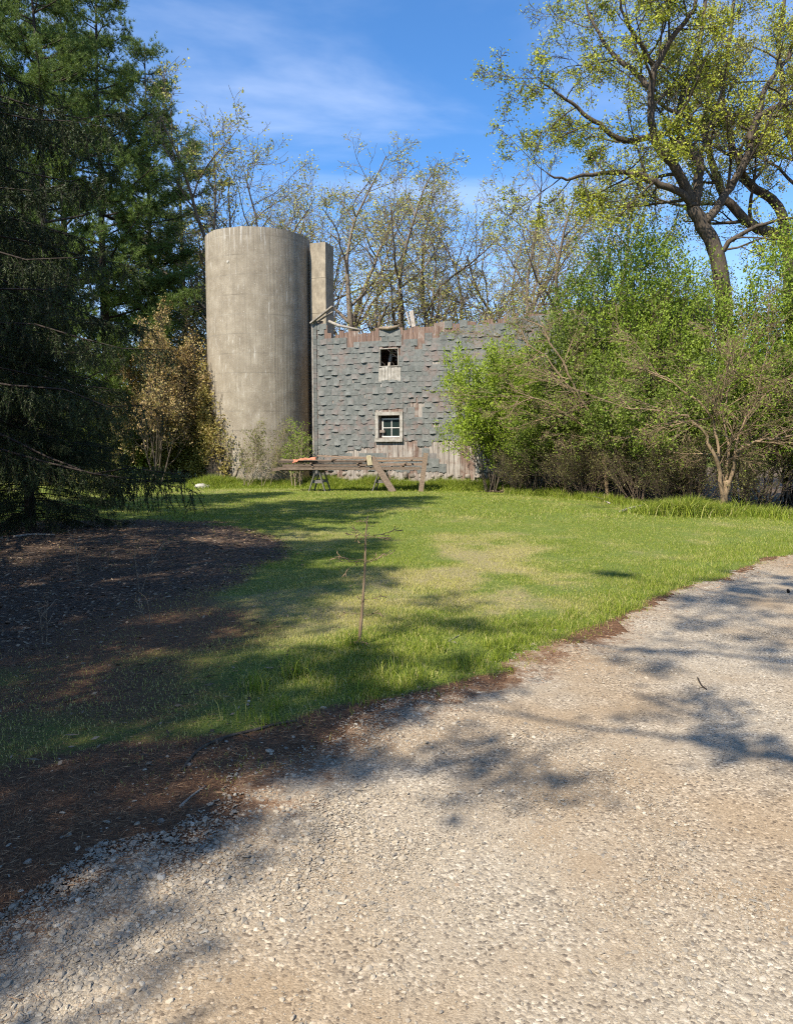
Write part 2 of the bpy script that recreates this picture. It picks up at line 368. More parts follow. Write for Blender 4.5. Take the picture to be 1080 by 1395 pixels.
def simple_noise_mat(name, cols, scale=8, stretch=(1, 1, 1), bump=0.3, bd=0.01, isl=0.0):
    m, nt, b = newmat(name); nb = NB(nt); v = nb.mapping(nb.coord(), stretch)
    f = nb.noise(v, scale, 6, 0.65)
    if isl: f = nb.math('ADD', nb.math('MULTIPLY', f, 1 - isl), nb.math('MULTIPLY', nb.island(), isl))
    nb.lk(nb.ramp(f, [(0.25 + 0.5 * i / (len(cols) - 1), c) for i, c in enumerate(cols)]), b.inputs['Base Color'])
    nb.bump(nb.noise(v, scale * 1.5, 5), bump, bd, b); return m
M['litter'] = simple_noise_mat('litter', [(.07, .035, .018), (.20, .105, .05), (.36, .22, .12)], 12, isl=0.7)
M['deadleaf'] = simple_noise_mat('dead_leaves', [(.05, .036, .024), (.12, .085, .055), (.25, .19, .13)], 12, isl=0.7)
M['board'] = simple_noise_mat('weathered_board', [(.08, .062, .048), (.21, .17, .135), (.38, .325, .27)], 3, (3, 3, 14), isl=0.25)
nt_ = M['board'].node_tree; nb = NB(nt_); b = nt_.nodes['Principled BSDF']; src = b.inputs['Base Color'].links[0].from_socket
oi = nb.node('ShaderNodeObjectInfo'); nb.lk(nb.mix(1.0, src, nb.ramp(oi.outputs['Random'], [(0, (.35, .32, .30)), (.35, (.8, .72, .66)), (.7, (1.0, .88, .78)), (1, (1.3, 1.15, 1.0))]), 'MULTIPLY'), b.inputs['Base Color'])
M['rusty'] = simple_noise_mat('rag', [(.36, .13, .075), (.52, .22, .13)], 14)
M['sawhorse'] = simple_noise_mat('sawhorse_wood', [(.05, .045, .04), (.13, .12, .105), (.22, .20, .18)], 4, (3, 3, 3), isl=0.2)
M['black'] = simple_noise_mat('black_lump', [(.006, .005, .005), (.03, .024, .02)], 30)

# ------------------------------------------------------------------ ground and road
def grid(xs, ys):
    X, Y = np.meshgrid(xs, ys); ny, nx = X.shape
    i = np.arange(ny - 1)[:, None] * nx + np.arange(nx - 1)[None]
    Q = np.stack([i, i + 1, i + 1 + nx, i + nx], -1).reshape(-1, 4)
    return X, Y, Q
xs = np.concatenate([[-900, -300, -120, -70, -45], np.arange(-30, 30.01, 0.16), [45, 70, 120, 300, 900]])
ys = np.concatenate([[-300, -80, -40, -25], np.arange(-14, 36, 0.16), np.arange(37, 70, 4.0), [110, 200, 500, 1500]])
X, Y, Q = grid(xs, ys); Z = hgt(X, Y)
rd = sdist(X, Y, ROAD_L); rr_ = sdist(X, Y, ROAD_R)
Z = Z - 0.03 * sstep(0.05, 0.4, rd) * sstep(0.05, 0.4, -rr_)
V = np.stack([X, Y, Z], -1).reshape(-1, 3)
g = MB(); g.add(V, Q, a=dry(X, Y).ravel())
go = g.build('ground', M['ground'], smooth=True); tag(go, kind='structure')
def setattr_(o, name, arr):
    a_ = o.data.attributes.new(name, 'FLOAT', 'POINT'); a_.data.foreach_set('value', np.asarray(arr, np.float32).ravel())
litv = np.maximum(bed(X, Y), strip(X, Y))
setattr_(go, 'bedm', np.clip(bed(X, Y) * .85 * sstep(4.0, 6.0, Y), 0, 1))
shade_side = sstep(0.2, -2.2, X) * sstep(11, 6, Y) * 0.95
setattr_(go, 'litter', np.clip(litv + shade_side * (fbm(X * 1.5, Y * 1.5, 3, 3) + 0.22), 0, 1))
th = sdist(X, Y, THICK)
dirtv = sstep(0.25, -0.3, th + 0.6 * (fbm(X, Y, 71, 3) - 0.5)) * (X > 0) * (Y > 14) * (Y < 60)
setattr_(go, 'dirt', dirtv)

# road as its own sheet, trimmed along a wandering edge
xs = np.arange(-7, 22, 0.07); ys = np.arange(-13.9, 21, 0.07); X, Y, Q = grid(xs, ys)
nz = 0.28 * (fbm(X * 2.2, Y * 2.2, 13, 4) - 0.5) * 2
e = sdist(X, Y, ROAD_L) + nz + .16 * (fbm(X * 9, Y * 9, 14, 2) - .5); e2 = sdist(X, Y, ROAD_R)
inside = ((e > 0) & (e2 < 0)).ravel()
Z = hgt(X, Y) + 0.004 - 0.03 * sstep(0.05, 0.4, sdist(X, Y, ROAD_L)) + 0.024 * sstep(0.0, 0.5, e) + 0.010 * (fbm(X * 4, Y * 4, 19, 3) - 0.5)
keep = inside[Q].all(1); Q = Q[keep]; used = np.unique(Q); remap = -np.ones(X.size, int); remap[used] = np.arange(len(used))
g = MB(); g.add(np.stack([X, Y, Z], -1).reshape(-1, 3)[used], remap[Q]); ro = g.build('gravel_road', M['gravel'], smooth=True); setattr_(ro, 'litter', (np.exp(-np.maximum(e, 0) / .42) * (.98 - .45 * sstep(4.5, 7.5, Y))).ravel()[used]); tag(ro, kind='structure')
def road_z(x, y):
    l = sdist(x, y, ROAD_L); nz = 0.56 * (fbm(x * 2.2, y * 2.2, 13, 4) - 0.5)
    return hgt(x, y) + 0.004 - 0.03 * sstep(0.05, 0.4, l) + 0.024 * sstep(0.0, 0.5, l + nz)

# ------------------------------------------------------------------ stones
def ico(sub):
    t = (1 + 5 ** .5) / 2
    V = [(-1, t, 0), (1, t, 0), (-1, -t, 0), (1, -t, 0), (0, -1, t), (0, 1, t), (0, -1, -t), (0, 1, -t), (t, 0, -1), (t, 0, 1), (-t, 0, -1), (-t, 0, 1)]
    Fc = [(0, 11, 5), (0, 5, 1), (0, 1, 7), (0, 7, 10), (0, 10, 11), (1, 5, 9), (5, 11, 4), (11, 10, 2), (10, 7, 6), (7, 1, 8), (3, 9, 4), (3, 4, 2), (3, 2, 6), (3, 6, 8), (3, 8, 9), (4, 9, 5), (2, 4, 11), (6, 2, 10), (8, 6, 7), (9, 8, 1)]
    V = [np.array(v, float) / np.linalg.norm(v) for v in V]
    for _ in range(sub):
        cache = {}; nf = []
        def mid(a, b):
            k = (min(a, b), max(a, b))
            if k not in cache: q = V[a] + V[b]; V.append(q / np.linalg.norm(q)); cache[k] = len(V) - 1
            return cache[k]
        for a, b_, c in Fc:
            ab, bc, ca = mid(a, b_), mid(b_, c), mid(c, a); nf += [(a, ab, ca), (b_, bc, ab), (c, ca, bc), (ab, bc, ca)]
        Fc = nf
    return np.array(V), np.array(Fc)
def stones(mb, P, size, rng, sub=0, flat=0.42):
    V0, F0 = ico(sub); n = len(P); k = len(V0)
    if n == 0: return
    dirs = rng.normal(size=(n, 4, 3)); dirs /= np.linalg.norm(dirs, axis=2)[:, :, None]
    prox = np.einsum('kj,nqj->nkq', V0, dirs)
    rad = 1 - 0.55 * np.maximum(prox - 0.30, 0).sum(2) + rng.normal(0, 0.06, (n, k))
    Vn = V0[None] * rad[:, :, None]
    sc_ = np.stack([rng.uniform(.75, 1.25, n), rng.uniform(.6, 1.0, n), flat * rng.uniform(.7, 1.3, n)], -1) * size[:, None]
    Vn = Vn * sc_[:, None, :]
    tx = rng.normal(0, .35, n); c, s = np.cos(tx), np.sin(tx)
    y = Vn[..., 1] * c[:, None] - Vn[..., 2] * s[:, None]; z = Vn[..., 1] * s[:, None] + Vn[..., 2] * c[:, None]
    a = rng.uniform(0, 2 * PI, n); c, s = np.cos(a)[:, None], np.sin(a)[:, None]
    x2 = Vn[..., 0] * c - y * s; y2 = Vn[..., 0] * s + y * c
    Vn = np.stack([x2, y2, z], -1) + P[:, None, :]
    T = F0[None] + np.arange(n)[:, None, None] * k
    mb.add(Vn.reshape(-1, 3), T=T.reshape(-1, 3))
rng = np.random.default_rng(7)
def scatter_view(n, y0, y1, rng, margin=1.15, pw=1.0):   # points on the ground in a wedge ahead, denser close by
    u = rng.uniform(0, 1, n); y = (y0 ** (1 - pw) + u * (y1 ** (1 - pw) - y0 ** (1 - pw))) ** (1 / (1 - pw)) if pw != 1 else y0 * (y1 / y0) ** u
    x = rng.uniform(-1, 1, n) * (0.54 * y * margin + 0.4); return x, y
mbs = MB()
x, y = scatter_view(360000, 1.5, 13, rng, pw=1.35)
e = sdist(x, y, ROAD_L) + 0.56 * (fbm(x * 2.2, y * 2.2, 13, 4) - 0.5)
dn = fbm(x * 1.1, y * 1.1, 61, 4); pile = np.exp(-((e - 0.35) / 0.55) ** 2) * sstep(7, 3, y)
prob = np.clip(0.06 + 1.9 * (dn - 0.47) + 0.50 * pile, 0.04, .8)
k = (rng.uniform(0, 1, len(x)) < prob) & (e > -0.03)
x, y, e, pile, dn = x[k], y[k], e[k], pile[k], dn[k]
s = 0.0036 * (rng.pareto(2.7, len(x)) + 1) * (1 + 0.45 * pile); s = np.minimum(s, 0.0145 + .005 * pile); s = np.maximum(s, 0.0010 * y)
k = rng.uniform(0, 1, len(x)) < np.clip(0.0065 / s * 1.15, 0.2, 1); x, y, s = x[k], y[k], s[k]
print('stones', len(x), (s > 0.0105).sum())
P = np.stack([x, y, road_z(x, y) + 0.1 * s], -1)
b_ = s > 0.0105
stones(mbs, P[b_], s[b_], rng, 1); stones(mbs, P[~b_], s[~b_], rng, 0)
# loose stones strewn over the litter strip
x, y = scatter_view(9000, 1.8, 9, rng, pw=1.6); l = sdist(x, y, ROAD_L) + 0.56 * (fbm(x * 2.2, y * 2.2, 13, 4) - 0.5)
k = (l < 0) & (rng.uniform(0, 1, len(x)) < np.exp(l / 0.22) * 0.8 + 0.022 * (sdist(x, y, GRASS_E) > 0)) ; x, y = x[k], y[k]
s = np.minimum(0.0055 * (rng.pareto(2.2, len(x)) + 1), 0.022)
stones(mbs, np.stack([x, y, hgt(x, y) + 0.15 * s], -1), s, rng, 1)
so_ = mbs.build('loose_gravel', M['stones'], smooth=False)
tag(so_, 'pale tan and grey pebbles strewn over the gravel drive', 'gravel', kind='stuff')

# ------------------------------------------------------------------ grass
def blades(mb, x, y, z, hh, wd, rng, tone, lean=0.45, seg2=True):
    n = len(x)
    if n == 0: return
    a = rng.uniform(0, 2 * PI, n); ax = np.stack([np.cos(a), np.sin(a), np.zeros(n)], -1) * (wd / 2)[:, None]
    la = rng.uniform(0, 2 * PI, n); lm = np.abs(rng.normal(0, lean, n)) + 0.1; ld = np.stack([np.cos(la), np.sin(la), np.zeros(n)], -1)
    B = np.stack([x, y, z], -1)
    mid_ = B + ld * (lm * hh * 0.3)[:, None] + np.array([0, 0, 1.0]) * (hh * 0.55)[:, None]
    tip = B + ld * (lm * hh)[:, None] + np.array([0, 0, 1.0]) * (hh * (1 - 0.25 * np.minimum(lm, 1.5)))[:, None]
    if seg2:
        V = np.stack([B - ax, B + ax, mid_ + ax * .8, mid_ - ax * .8, tip], 1); i = np.arange(n)[:, None] * 5
        mb.add(V.reshape(-1, 3), i + np.array([[0, 1, 2, 3]]), i + np.array([[3, 2, 4]]), a=np.repeat(tone, 5))
    else:
        V = np.stack([B - ax, B + ax, tip], 1); i = np.arange(n)[:, None] * 3
        mb.add(V.reshape(-1, 3), T=i + np.array([[0, 1, 2]]), a=np.repeat(tone, 3))
rng = np.random.default_rng(11)
gm = MB()
def lawn(n, y0, y1, h0, w0, seg2, pw):
    x, y = scatter_view(n, y0, y1, rng, 1.12, pw)
    st = strip(x, y); bd = bed(x, y); ge = sdist(x, y, GRASS_E)
    thk = sstep(0.3, -0.4, sdist(x, y, THICK)) * (x > 0.6) * (y > 14)
    p = (1 - st) * (1 - bd) + st * (sdist(x, y, ROAD_L) < .12) * 0.10 * sstep(.45, .6, fbm(x * 2.5, y * 2.5, 77, 2)) + bd * 0.012; p = p * (1 - 0.96 * thk)
    p = p * (1 - 0.90 * sstep(0.2, -1.6, x) * sstep(11.5, 6.5, y)) * (0.25 + 1.1 * sstep(0.3, 0.6, fbm(x * 1.7, y * 1.7, 88, 3)))
    k = (rng.uniform(0, 1, n) < p) & (y < 29.0 - 0.38 * x)
    x, y, ge = x[k], y[k], ge[k]
    edge = np.exp(-((ge + 0.35) / 0.5) ** 2) * sstep(3.0, 5.5, y)
    hh = h0 * rng.uniform(.45, 1.25, len(x)) * (1 + 1.1 * edge * fbm(x * 2, y * 2, 5, 2)) * (0.6 + 0.8 * fbm(x * 0.8, y * 0.8, 15, 3)) * (1 - .35 * sstep(0, -2, x) * (y < 9))
    wd = w0 * rng.uniform(.7, 1.3, len(x)) * np.maximum(1, y / y1 * 1.3)
    d = np.clip(dry(x, y) + 0.18 + 0.6 * sstep(.2, -1.6, x) * (y < 9.5), 0, 1)
    blades(gm, x, y, hgt(x, y) - 0.004, hh, wd, rng, d, 0.5, seg2)
lawn(330000, 3.2, 8.5, 0.035, 0.0036, True, 0.6)
lawn(330000, 8.5, 16, 0.036, 0.0060, False, 0.4)
lawn(260000, 16, 32, 0.050, 0.013, False, 0.2)
lo = gm.build('lawn', M['grass']); tag(lo, 'short patchy green lawn grass with dry tan areas', 'grass', kind='stuff')
# tall unmown grass
def tallpatch(name, label, n, cx_, cy_, rx, ry, h, wd, tone=0.05, fn=None, seed=1, lean=0.5):
    r_ = np.random.default_rng(seed); mb = MB()
    x = cx_ + rx * r_.normal(0, .5, n); y = cy_ + ry * r_.normal(0, .5, n)
    if fn is not None: k = fn(x, y); x, y = x[k], y[k]
    q = 0.5 + 0.8 * fbm(x * 1.5, y * 1.5, seed, 2)
    blades(mb, x, y, hgt(x, y) - 0.01, h * q * r_.uniform(.5, 1.2, len(x)), wd * r_.uniform(.7, 1.3, len(x)), r_, np.full(len(x), tone) + r_.uniform(0, .1, len(x)), lean)
    o = mb.build(name, M['grass'], loc=(cx_, cy_, 0)); tag(o, label, 'grass', kind='stuff'); return o
BL = np.array([-3.28, 30.0]); BANG = R(-20.6); BU = np.array([math.cos(BANG), math.sin(BANG)])
def wall_y(x): return BL[1] + (x - BL[0]) * math.tan(BANG)
r_ = np.random.default_rng(3); mb = MB()
x = r_.uniform(-8, 6, 46000); off = np.abs(r_.normal(0, .75, len(x))); y = np.where(x > -3.3, wall_y(x), 30.4 - 0.5 * np.maximum(0, -(x + 6))) - 0.12 - off
k = (y > 24.2) & ~((x > 3.4) & (off < 0.6)); x, y, off = x[k], y[k], off[k]
hh = (0.50 * np.exp(-(off / 1.1) ** 2) * (0.35 + fbm(x * 1.1, y * 1.1, 9, 3)) + 0.06) * r_.uniform(.5, 1.15, len(x))
blades(mb, x, y, hgt(x, y) - .01, hh, 0.016 * r_.uniform(.6, 1.3, len(x)), r_, np.full(len(x), 0.03), .5)
o = mb.build('tall_grass', M['grass'], loc=(0, 28, 0)); tag(o, 'tall lush unmown grass growing along the foot of the barn and silo', 'grass', kind='stuff')
pp = gx(935, 17.2); tallpatch('tall_grass', 'long arching grass clump in front of the tan bare shrub', 5200, pp[0], pp[1], 1.0, .6, .48, .014, .03, seed=5, lean=.9)
r_ = np.random.default_rng(9); mb = MB()
px_ = r_.uniform(3.6, 13, 16000); T_ = np.array(THICK); yy = np.interp(px_, T_[:, 0], T_[:, 1]) - 0.25 - np.abs(r_.normal(0, .55, len(px_)))
blades(mb, px_, yy, hgt(px_, yy) - .01, 0.30 * r_.uniform(.3, 1.2, len(px_)) * (0.4 + fbm(px_ * 1.3, yy * 1.3, 2, 2)), 0.012 * r_.uniform(.6, 1.3, len(px_)), r_, np.full(len(px_), .06), .6)
o = mb.build('verge_grass', M['grass'], loc=(7, 18, 0)); tag(o, 'ragged longer grass along the edge of the shrub thicket', 'grass', kind='stuff')
# coarse tufts along the near lawn edge
r_ = np.random.default_rng(29); mb = MB()
for i in range(60):
    t = r_.uniform(0, 1); ex = -.9 + 4.0 * t; ey = np.interp(ex, [p[0] for p in GRASS_E], [p[1] for p in GRASS_E]) + r_.uniform(-.05, .55)
    n = int(r_.uniform(8, 40)); rad = r_.uniform(.02, .07)
    x = ex + r_.normal(0, rad, n); y = ey + r_.normal(0, rad, n)
    blades(mb, x, y, hgt(x, y) - .005, r_.uniform(.06, .17) * r_.uniform(.5, 1.2, n), np.full(n, .0055), r_, np.full(n, .05 + .2 * (r_.uniform() < .2)), .5)
for (px, py, n, h) in ((352, 945, 60, .17), (405, 925, 70, .19), (480, 885, 60, .16), (570, 930, 30, .12), (600, 890, 40, .13), (700, 880, 40, .12)):
    c0 = gxy(px, py); x = c0[0] + r_.normal(0, .05, n); y = c0[1] + r_.normal(0, .04, n)
    blades(mb, x, y, hgt(x, y) - .005, h * r_.uniform(.6, 1.2, n), np.full(n, .006), r_, np.full(n, .03), .45)
o = mb.build('grass_tufts', M['grass'], loc=(0, 5, 0)); tag(o, 'coarse green grass tufts along the lawn edge by the needle litter', 'grass', kind='stuff')

# litter: needles on the strip and the bed, dead leaves in the bed and under the thicket
def flat_slivers(mb, x, y, ln, wd, r_, lift=0.006):
    n = len(x); a = r_.uniform(0, 2 * PI, n); d = np.stack([np.cos(a), np.sin(a), r_.normal(0, .16, n)], -1); sd = np.stack([-np.sin(a), np.cos(a), r_.normal(0, .5, n)], -1)
    B = np.stack([x, y, np.where((sdist(x, y, ROAD_L) > -.3) & (y < 13), np.maximum(road_z(x, y), hgt(x, y)), hgt(x, y)) + r_.uniform(0.002, lift * 2, n)], -1)
    V = np.stack([B - d * ln[:, None] / 2, B + sd * wd[:, None] / 2, B + d * ln[:, None] / 2, B - sd * wd[:, None] / 2], 1); i = np.arange(n)[:, None] * 4
    mb.add(V.reshape(-1, 3), i + np.array([[0, 1, 2, 3]]))
r_ = np.random.default_rng(17); mb = MB()
x, y = scatter_view(150000, 1.7, 17, r_, 1.2, 1.0); st = strip(x, y) * np.exp(-(np.maximum(sdist(x, y, ROAD_L), 0) / .28) ** 2); k = r_.uniform(0, 1, len(x)) < np.maximum(st, bed(x, y) * .35 + .1 * (x < -1) * (y < 9)); x, y = x[k], y[k]
flat_slivers(mb, x, y, r_.uniform(.02, .06, len(x)) * np.maximum(1, y / 7), np.maximum(.0016, .0005 * y) * r_.uniform(.7, 1.5, len(x)), r_)
o = mb.build('needle_litter', M['litter']); tag(o, 'reddish brown fallen needles between the lawn and the gravel', 'litter', kind='stuff')
mb = MB(); x, y = scatter_view(42000, 3.5, 17.5, r_, 1.2, .3); k = r_.uniform(0, 1, len(x)) < (bed(x, y) * .9 + .06 * (x < -.5) * (y < 9)); x, y = x[k], y[k]
flat_slivers(mb, x, y, r_.uniform(.03, .08, len(x)), r_.uniform(.008, .022, len(x)), r_, .012)
n = 26000; x = r_.uniform(3.2, 14, n); y = np.interp(x, T_[:, 0], T_[:, 1]) + np.abs(r_.normal(0, 2.0, n)) - .3
flat_slivers(mb, x, y, r_.uniform(.05, .14, n), r_.uniform(.02, .07, n), r_, .03)
o = mb.build('dead_leaf_litter', M['deadleaf']); tag(o, 'brown dead leaves lying under the conifers and the thicket', 'litter', kind='stuff')

# ------------------------------------------------------------------ plant generators
def norm(v): return v / (np.linalg.norm(v) + 1e-9)
def perp_dir(d, ang, r_):
    a = norm(np.cross(d, r_.normal(size=3))); return norm(d * math.cos(ang) + a * math.sin(ang))
class Plant:
    def __init__(s, seed): s.r = np.random.default_rng(seed); s.wood = MB(); s.A = []; s.B = []; s.ra = []; s.rb = []; s.sites = []; s.sdir = []
    def limb(s, P, r0, r1, k=7):
        P = np.asarray(P, float); s.wood.tube(P, np.linspace(r0, r1, len(P)), k)
    def grow(s, p, d, Ln, r0, lv, C):
        """C: per-level dicts n, ang, ratio, wob, trop, seg, tmin"""
        stack = [(np.asarray(p, float), norm(np.asarray(d, float)), Ln, r0, lv)]
        r_ = s.r; last = len(C) - 1
        while stack:
            p, d, Ln, r0, lv = stack.pop(); c = C[lv]; ns = c.get('seg', 5); pts = [p]; dirs = [d]; q = p.copy(); dd = d.copy()
            for i in range(ns):
                dd = norm(dd + r_.normal(0, c['wob'], 3) + np.array([0, 0, c['trop']])); q = q + dd * Ln / ns; pts.append(q); dirs.append(dd)
            re = r0 * c.get('taper', .35); rad = np.linspace(r0, re, ns + 1); pts = np.array(pts)
            if r0 > 0.022: s.wood.tube(pts, rad, 8 if r0 > .12 else 5, cap=False)
            else: s.A += list(pts[:-1]); s.B += list(pts[1:]); s.ra += list(rad[:-1]); s.rb += list(rad[1:])
            if lv == last or c.get('leaf'):
                for t in np.linspace(.25, 1, c.get('sites', 4)):
                    i = min(int(t * ns), ns - 1); f = t * ns - i; s.sites.append(pts[i] * (1 - f) + pts[min(i + 1, ns)] * f); s.sdir.append(dirs[i])
            if lv < last:
                n = c['n']; n = int(r_.integers(n[0], n[1] + 1))
                for j in range(n):
                    t = c.get('tmin', .3) + (1 - c.get('tmin', .3)) * (j + r_.uniform(.2, .9)) / n; i = min(int(t * ns), ns - 1); f = t * ns - i
                    pp = pts[i] * (1 - f) + pts[i + 1] * f; a = R(r_.uniform(*c['ang'])); nd = perp_dir(dirs[i + 1], a, r_)
                    if nd[2] < c.get('minz', -9): nd[2] = abs(nd[2]) * .5; nd = norm(nd)
                    stack.append((pp, nd, Ln * c['ratio'] * r_.uniform(.65, 1.2) * (1.15 - .55 * t), max(.004, (r0 + (re - r0) * t) * c.get('rr', .6)), lv + 1))
                if c.get('cont'):
                    stack.append((pts[-1], dirs[-1], Ln * c['cont'], re, lv + 1))
    def finish_wood(s, name, mat, parent, rmin=.004):
        if s.A: s.wood.prisms(s.A, s.B, np.maximum(s.ra, rmin), np.maximum(s.rb, rmin * .7))
        return s.wood.build(name, mat, parent, smooth=True)
def leafquads(P, size, r_, aspect=.6, jitter=.1, n=1, flat=0.0):
    P = np.asarray(P, float); P = np.repeat(P, n, 0); N_ = len(P); P = P + r_.normal(0, jitter, (N_, 3))
    a = r_.normal(size=(N_, 3)); a[:, 2] *= (1 - flat); a /= np.linalg.norm(a, axis=1)[:, None]; b = np.cross(a, r_.normal(size=(N_, 3))); b /= (np.linalg.norm(b, axis=1)[:, None] + 1e-9)
    s_ = size * r_.uniform(.6, 1.35, N_)[:, None]; m_ = np.cross(a, b)
    V = np.stack([P - a * s_, P + b * s_ * aspect + m_ * s_ * .2, P + a * s_, P - b * s_ * aspect + m_ * s_ * .2], 1)
    return V.reshape(-1, 3), (np.arange(N_)[:, None] * 4 + np.array([[0, 1, 2, 3]]))
def crown(P, size, r_, mat, parent, name='crown', **k):
    V, Qd = leafquads(P, size, r_, **k); return MB().add(V, Qd).build(name, mat, parent)
def needles(mb, P, D, ln, wd, n, r_, spread=.8):
    P = np.repeat(np.asarray(P, float), n, 0); D = np.repeat(np.asarray(D, float), n, 0); N_ = len(P)
    d = D + r_.normal(0, spread, (N_, 3)); d /= (np.linalg.norm(d, axis=1)[:, None] + 1e-9)
    s_ = np.cross(d, r_.normal(size=(N_, 3))); s_ /= (np.linalg.norm(s_, axis=1)[:, None] + 1e-9)
    l_ = ln * r_.uniform(.7, 1.2, N_)[:, None]
    V = np.stack([P - s_ * wd / 2, P + s_ * wd / 2, P + d * l_], 1)
    mb.add(V.reshape(-1, 3), T=np.arange(N_)[:, None] * 3 + np.array([[0, 1, 2]]))

def make_spruce(seed, H=17.0, Rb=4.9, zlow=0.9, nb_=215, name='spruce_tree'):
    r_ = np.random.default_rng(seed); root = empty(name); wood = MB()
    wood.tube([(0, 0, -.2), (.03, 0, H * .3), (-.03, .04, H * .65), (0, 0, H)], [.30, .22, .12, .02], 10)
    A, B, SD = [], [], []; twA, twB = [], []
    for i in range(nb_):
        t = (i + r_.uniform(0, 1)) / nb_; t = t ** 1.05; z = zlow + 1.0 + (H - zlow - 1.3) * t; az = i * 2.39996 + r_.normal(0, .25)
        Lb = Rb * (1 - t) ** .72 * r_.uniform(.78, 1.12) + .25; o = np.array([math.cos(az), math.sin(az), 0])
        sag = (.30 - .12 * t) * r_.uniform(.7, 1.3); n = 9; P = []
        for j in range(n):
            u = j / (n - 1); zz_ = z + Lb * (.10 * u - sag * 2.2 * u * u + sag * 1.25 * u ** 3.2)
            P.append(o * Lb * u + np.array([0, 0, zz_]) + r_.normal(0, .045, 3))
        P = np.array(P); P[:, 2] = np.maximum(P[:, 2], .85 + .35 * r_.uniform() + .12 * np.sin(np.arange(n) * 1.3 + i)); wood.tube(P, np.linspace(.006 + .006 * Lb, .004, n), 4, cap=False)
        sd = np.array([-o[1], o[0], 0]); m_ = int(10 + 15 * Lb)
        for q in range(m_):
            u = r_.uniform(.14, 1) ** .8; f = u * (n - 1); k = min(int(f), n - 2); c = P[k] + (P[k + 1] - P[k]) * (f - k)
            sg = r_.choice([-1, 1]); L2 = (.20 + .55 * (1 - u) + .12) * r_.uniform(.5, 1.1) * min(1, Lb / 2.5 + .3); dirn = norm(sd * sg * r_.uniform(.25, 1.0) + o * r_.uniform(.15, .8) + np.array([0, 0, -r_.uniform(.15, .8)]))
            c2 = c + dirn * L2; A.append(c); B.append(c2)
            for w_ in range(3 if L2 > .3 else 1):
                f2 = r_.uniform(.25, 1); c3 = c + dirn * L2 * f2; c4 = c3 + norm(np.array([r_.normal(0, .35), r_.normal(0, .35), -1])) * r_.uniform(.12, .42); A.append(c3); B.append(c4)
    A = np.array(A); B = np.array(B); wood.prisms(A, B, .0035, .002)
    D = B - A; Ln = np.linalg.norm(D, axis=1); mb = MB(); K = 36
    print('spruce segs', len(A))
    t = r_.uniform(0, 1, (len(A), K)); P = A[:, None] + D[:, None] * t[..., None]; Dn = np.repeat((D / Ln[:, None])[:, None], K, 1)
    needles(mb, P.reshape(-1, 3), Dn.reshape(-1, 3) * .8, .045, .011, 1, r_, .6)
    tr = wood.build('trunk', M['bark_dark'], root, smooth=True); mb.build('crown', M['spruce'], root); return root

def make_pine(seed, H=22.0, Rb=4.2, z0=3.5, name='pine_tree', tufts=1.0):
    r_ = np.random.default_rng(seed); root = empty(name); wood = MB(); zs = np.linspace(-.2, H, 9)
    tx = np.cumsum(r_.normal(0, .08, 9)); ty = np.cumsum(r_.normal(0, .08, 9)); wood.tube(np.stack([tx, ty, zs], -1), np.linspace(.27, .02, 9), 8)
    TP, TD = [], []; nb_ = 92; A, B = [], []
    for i in range(nb_):
        t = (i + r_.uniform(0, .9)) / nb_; z = z0 + (H - z0 - .2) * t; az = r_.uniform(0, 2 * PI)
        Lb = Rb * (1 - t) ** .6 * (0.55 + .45 * min(1, t * 5 + .4)) * r_.uniform(.55, 1.2) + .3; cx0 = np.interp(z, zs, tx); cy0 = np.interp(z, zs, ty)
        o = np.array([math.cos(az), math.sin(az), 0]); n = 6; P = []; ri = r_.uniform(-.05, .28) + .25 * t
        for j in range(n): u = j / (n - 1); P.append(np.array([cx0, cy0, z]) + o * Lb * u + np.array([0, 0, Lb * (ri * u + .18 * u * u - .08 * u)]) + r_.normal(0, .05, 3) * u)
        P = np.array(P); wood.tube(P, np.linspace(.015 + .013 * Lb, .010, n), 4, cap=False); sd = np.array([-o[1], o[0], 0])
        for q in range(int(5 + 5.0 * Lb)):
            u = r_.uniform(.3, 1); f = u * (n - 1); k = min(int(f), n - 2); c = P[k] + (P[k + 1] - P[k]) * (f - k)
            dn_ = norm(sd * r_.normal(0, .8) + o * r_.uniform(.2, 1) + np.array([0, 0, r_.uniform(.05, .5)])); L2 = r_.uniform(.35, 1.15) * (1.25 - .5 * u); e_ = c + dn_ * L2; A.append(c); B.append(e_)
            m_ = int(11 * tufts * L2 + 3); tt = r_.uniform(.25, 1.05, m_); cc = c + dn_[None] * (L2 * tt)[:, None] + r_.normal(0, .11, (m_, 3)); TP.append(cc); TD.append(np.repeat((dn_ * .6 + np.array([0, 0, .7]))[None], m_, 0))
    wood.prisms(A, B, .012, .006); TP = np.concatenate(TP); TD = np.concatenate(TD); print('pine tufts', len(TP))
    mb = MB(); needles(mb, TP, TD, .17, .019, 17, r_, .85)
    wood.build('trunk', M['bark_dark'], root, smooth=True); mb.build('crown', M['pine'], root); return root

